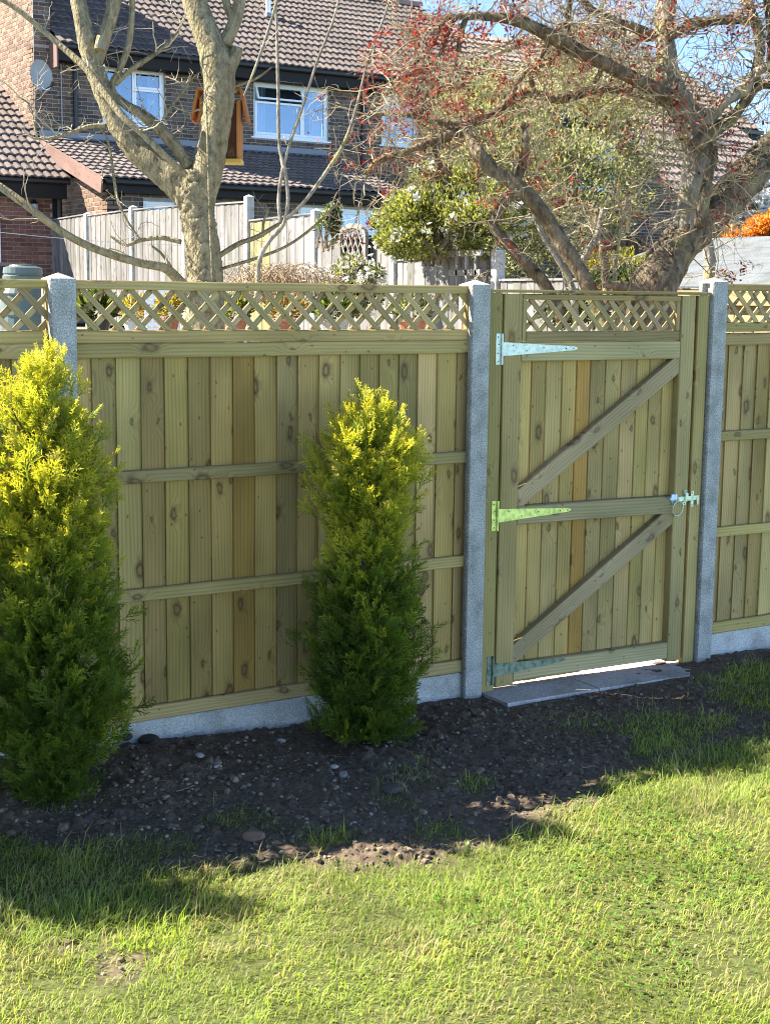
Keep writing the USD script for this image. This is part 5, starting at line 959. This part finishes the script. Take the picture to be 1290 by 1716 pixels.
shrub('white_blossom_shrub', 'white blossoming shrub behind the felt roof at the right', 'shrub', [B(1238, 352, 17, 90, 76), B(1262, 332, 17.2, 60, 56), B(1205, 375, 17, 60, 40)], 1800, .06, [(.25, .24, .17), (.16, .15, .10)], 203, flowers=(700, .07, (.74, .73, .72), 6), stems=20)
shrub('orange_hedge', 'bright orange leaved hedge at the right edge behind the felt roof', 'hedge', [B(1278, 386, 15.6, 60, 46), B(1318, 372, 15.6, 60, 76), B(1248, 398, 15.6, 60, 20)], 7000, .05, [(.60, .23, .045), (.50, .17, .035), (.66, .32, .07)], 204, stems=8, thr=.36)
shrub('yellow_shrub', 'small yellow green shrub between the stems and the big trunk', 'shrub', [B(1058, 445, 12, 60, 60), B(1000, 448, 12.3, 60, 50), B(1085, 465, 11.5, 50, 60)], 2600, .04, [(.30, .27, .03), (.12, .13, .03), (.40, .34, .04), (.07, .08, .03)], 205, stems=10)
shrub('dark_leaved_shrub', 'dark green leafy shrub below the yellow one behind the gate', 'shrub', [B(1045, 480, 11.5, 110, 60), B(960, 520, 11, 110, 60)], 2400, .05, [(.05, .065, .02), (.08, .09, .03), (.03, .04, .015)], 206, stems=8)
shrub('rambling_shrub', 'pale flowering rambler growing over the arched trellis', 'shrub', [B(592, 460, 12.6, 60, 60), B(636, 446, 12.4, 28, 44), B(570, 470, 12.5, 56, 44), B(600, 495, 12.4, 80, 50)], 2400, .045, [(.13, .15, .06), (.20, .21, .10), (.28, .27, .08), (.09, .10, .04)], 207, flowers=(160, .05, (.70, .66, .64), 5), stems=14, thr=.45)
shrub('small_evergreen', 'small variegated shrub behind the far fence left of the arch', 'shrub', [B(548, 385, 15, 34, 50), B(556, 365, 15, 24, 40)], 900, .06, [(.15, .17, .10), (.32, .33, .28), (.06, .09, .03)], 208, stems=6)
# straw coloured twiggy heap under the sapling
t = thing('dry_twig_heap', 'straw coloured heap of dry arching stems below the mossy fence panel', 'dry plant', at(460, 500, 11)); r = np.random.default_rng(210); n = 420; f0 = at(468, 505, 11) + r.normal(0, .16, (n, 3)) * [1, 1, .05]; a = r.uniform(0, 6.28, n); q = np.linspace(0, 1, 7)[None, :, None]; o = np.stack([np.cos(a), np.sin(a), 0 * a], 1)
P = f0[:, None] + o[:, None] * q * r.uniform(.1, .48, (n, 1, 1)) + np.array([0, 0, 1.0]) * (np.sin(q * 2.6) * r.uniform(.08, .30, (n, 1, 1))) + r.normal(0, .012, (n, 7, 3)); m = MB(); tubes(m, P, np.full((n, 7), .0028), 3, np.array([.36, .27, .17]) * r.uniform(.6, 1.2, (n, 1))); m.build('stems', 'twig_bark', t)

# ------------------------------------------------------------------ the far garden's odds and ends, seen over and through the trellis
def pot_plant(px, py, d, w, h, label, pot, seed, cols, size=.05, potm='terracotta', top=496):
    r = np.random.default_rng(seed); c = at(px, py, d); tot = (py - top) * d / FPX; ph = tot * .36; h = tot * .60; w = w * .8; t = thing('potted_plant', label, 'potted plant', c); m = MB(); rp = w * .36
    prof = [(0, rp * .75), (ph * .8, rp), (ph * .8, rp * 1.1), (ph, rp * 1.1)]; tube(m, [c + [0, 0, a] for a, _ in prof], [b for _, b in prof], 14); m.build('pot', potm, t)
    n = 420; dd = unit(r.normal(0, 1, (n, 3))); P = c + [0, 0, ph + h * .5] + dd * np.array([w * .5, w * .5, h * .5]) * r.uniform(.4, 1.05, (n, 1)); m = MB(); leaves(m, P, unit(dd + [0, 0, .8]), r.normal(0, 1, (n, 3)), r.uniform(.7, 1.3, n) * size, r.uniform(.3, .5, n) * size, np.array(cols)[r.integers(0, len(cols), n)] * r.uniform(.7, 1.2, (n, 1))); m.build('foliage', 'leaf', t)
GR = [(.08, .10, .03), (.13, .15, .05), (.05, .07, .02)]
pot_plant(165, 556, 11, .34, .32, 'spiky green plant in a dark pot behind the trellis left end', None, 301, GR, .09, 'black_plastic'); pot_plant(140, 500, 14, .4, .3, 'pale flowering potted plant just right of the leftmost post', None, 302, [(.3, .3, .18), (.5, .48, .36), (.1, .12, .05)], .05)
pot_plant(225, 556, 13, .34, .34, 'golden leaved potted shrub seen through the trellis', None, 303, [(.42, .30, .05), (.32, .22, .05), (.2, .17, .05)], .05, 'concrete_pale'); pot_plant(285, 553, 11, .25, .28, 'yellow potted plant left of the pollarded trunk', None, 304, [(.40, .28, .05), (.2, .18, .05)], .05)
pot_plant(395, 556, 10.5, .3, .32, 'green and yellow plant in a pot right of the pollarded trunk', None, 305, [(.3, .26, .04), (.12, .14, .04), (.07, .09, .03)], .05); pot_plant(560, 556, 10.5, .4, .30, 'leafy green plant in a pot behind the long trellis', None, 306, GR, .07, 'concrete_pale'); pot_plant(690, 556, 9, .34, .26, 'grey green plant in a clay pot near the gate post', None, 307, [(.16, .17, .10), (.1, .11, .06), (.3, .3, .24)], .05)
pot_plant(480, 556, 10, .34, .24, 'low russet plant in a clay pot below the dry stems', None, 308, [(.25, .15, .06), (.14, .12, .05), (.30, .22, .10)], .05)
t = thing('white_slatted_crate', 'white slatted crate seen through the trellis left of the trunk', 'crate', at(272, 552, 12)); c = at(272, 556, 12)
for k in range(8): m = MB(); bar(m, c + RT * -.14 + [0, 0, .02 + k * .045], c + RT * .14 + [0, 0, .02 + k * .045], (0, 0, 1), .036, .016, .002); m.build('slat', 'white_plastic', t)
for s in (-.13, .13): m = MB(); bar(m, c + RT * s + FW * .02 + [0, 0, -.03], c + RT * s + FW * .02 + [0, 0, .37], RT, .03, .02, .002); m.build('post', 'white_plastic', t)
# compost bin with its ribbed lid
c = at(38, 447, 17.0); zb = 1.2; c = np.array([c[0], c[1], zb]); H = 2.10 - zb; t = thing('compost_bin', 'pale green round compost bin with ribbed lid behind the left trellis', 'compost bin', c); m = MB()
pr = [(0, .33), (.1, .33), (.3, .30), (.32, .31), (.55, .265), (.57, .28), (H - .22, .235)]; tube(m, [c + [0, 0, a] for a, _ in pr], [b for _, b in pr], 24); m.build('body', 'green_plastic', t)
m = MB(); pr = [(H - .215, .21), (H - .2, .235), (H - .13, .238), (H - .12, .222), (H - .105, .222), (H - .095, .232), (H - .03, .225), (H - .015, .16), (H, .15), (H + .004, .05)]; tube(m, [c + [0, 0, a] for a, _ in pr], [b for _, b in pr], 24); m.build('lid', 'green_plastic', t)
# dark covered bin by the garage
c = at(15, 460, 22.0); t = thing('black_bin', 'black lidded bin against the red brick garage', 'bin', (c[0], c[1], 1.2)); m = MB(); x, y = c[0], c[1]
V = [(x - .3, y - .25, 1.2), (x + .3, y - .25, 1.2), (x + .3, y + .25, 1.2), (x - .3, y + .25, 1.2), (x - .36, y - .3, 2.1), (x + .36, y - .3, 2.1), (x + .36, y + .3, 2.1), (x - .36, y + .3, 2.1)]; m.add(V, BOXF).build('body', 'black_plastic', t); m = MB(); V = [(x - .40, y - .36, 2.102), (x + .40, y - .36, 2.102), (x + .40, y + .34, 2.102), (x - .40, y + .34, 2.102), (x - .38, y - .30, 2.16), (x + .36, y - .30, 2.16), (x + .34, y + .3, 2.22), (x - .36, y + .3, 2.22)]; m.add(V, BOXF).build('lid', 'black_plastic', t)
a, b = on_y(-60, 382, 9.0), on_x(415, 412, XF - .06); m = MB(); q = np.linspace(0, 1, 14)[:, None]; tube(m, a * (1 - q) + b * q - np.array([0, 0, 1.0]) * (q * (1 - q) * .2), .003, 5); m.build('washing_line', 'wire', label='thin pale washing line strung across the far garden to the old fence', category='washing line')

# felt roofed shed right
t = thing('felt_roofed_shed', 'low shed with pale grey felt roof behind the right end of the fence', 'shed', (6.3, 4.2, .3)); e0, e1, r0, r1 = np.array([5.45, 1.2, 1.92]), np.array([5.45, 6.4, 1.92]), np.array([7.15, 1.2, 2.42]), np.array([7.15, 6.4, 2.42]); n_ = unit(np.cross(e1 - e0, r0 - e0)); n_ = n_ * np.sign(n_[2])
for k in range(4):                       # sheets of felt lapped over each other
    f0, f1 = k / 4 - .012 * (k > 0), (k + 1) / 4; up = n_ * (.004 * (3 - k)) ; A = [e0 + (r0 - e0) * f0, e1 + (r1 - e1) * f0, e1 + (r1 - e1) * f1, e0 + (r0 - e0) * f1]; A = [p + n_ * (.003 * k) for p in A]; Bq = [p - n_ * .02 for p in A]; m = MB(); m.add(A + Bq, np.array([[0, 3, 2, 1], [4, 5, 6, 7], [0, 1, 5, 4], [1, 2, 6, 5], [2, 3, 7, 6], [3, 0, 4, 7]])); m.build('felt_sheet', 'felt_roof', t)
tbox(t, 'eaves_board', 'brown_timber', 5.47, 5.50, 1.2, 6.4, 1.76, 1.895)
for k in range(22): m = MB(); yy = 1.25 + k * .235; bar(m, (5.55, yy, .25), (5.55, yy, 1.88), (0, 1, 0), .228, .018, .004, 1, 0, tone(r)); m.build('board', 'brown_timber', t)
tbox(t, 'side_wall', 'brown_timber', 5.57, 7.1, 1.25, 1.28, .2, 1.9); tbox(t, 'side_wall', 'brown_timber', 5.57, 7.1, 6.3, 6.33, .2, 1.9)
# lattice fence and brown fence beyond
t = thing('tan_trellis_fence', 'tan lattice fence between the big trunk and the orange hedge', 'trellis', (9, 9, 1)); d = 16.0
def q3(px, py): return at(px, py, d)
for py in (381, 396, 409): m = MB(); bar(m, q3(1180, py), q3(1230, py - 1), (0, 0, 1), .045, .03, .003, tint=(1.5, 1.35, 1.1)); m.build('rail', 'treated_timber', t)
for px in (1183, 1192, 1201, 1210, 1219): m = MB(); bar(m, q3(px, 378) + FW * .03, q3(px, 414) + FW * .03, RT, .03, .02, .002, tint=(1.4, 1.25, 1.0)); m.build('slat', 'treated_timber', t)
m = MB(); bar(m, q3(1229, 376) + FW * -.03, q3(1229, 416) + FW * -.03, RT, .07, .07, .004, tint=(1.7, 1.6, 1.4)); m.build('post', 'treated_timber', t)
t = thing('russet_trellis_fence', 'russet brown slatted fence just left of the big trunk', 'fence', (8, 8, 1)); d = 16.5
for k in range(10): m = MB(); px = 978 + k * 11; bar(m, q3(px, 395), q3(px, 500), RT, .055, .02, .003, tint=tone(r)); m.build('slat', 'pink_brown_board', t)
for py in (408, 428): m = MB(); bar(m, q3(972, py) + FW * .03, q3(1085, py - 2) + FW * .03, (0, 0, 1), .06, .03, .003); m.build('rail', 'pink_brown_board', t)
# brown roofed house at the right edge
h3 = thing('brown_roofed_house', 'house with brown tiled roof at the right edge behind the white blossom', 'house', (21, 17, 1.2)); rr_ = np.random.default_rng(88)
e0 = at(1195, 395, 26); ud = unit(np.array([1, .15, 0])); sd = unit(np.array([-.12, .8, .62])); e0 = e0 + np.array([0, 0, .1]); rest, _, _ = tile_roof(h3, rr_, e0, ud, sd, 16, 13, limit=0, base=(.24, .185, .165)); rest.build('roof_tiles', 'tile_face', h3, kind='stuff'); n3 = unit(np.cross(ud, sd)); deck_quad(h3, [e0 + sd * .03, e0 + ud * 4.7 + sd * .03, e0 + ud * 4.7 + sd * 3.9, e0 + sd * 3.9], n3); m = MB(); pal = BR_MIX
brick_wall(h3, rr_, np.array([e0[0] + .3, e0[1] + .55, 1.0]), ud, 4.3, e0[2] - .95, BR_MIX)
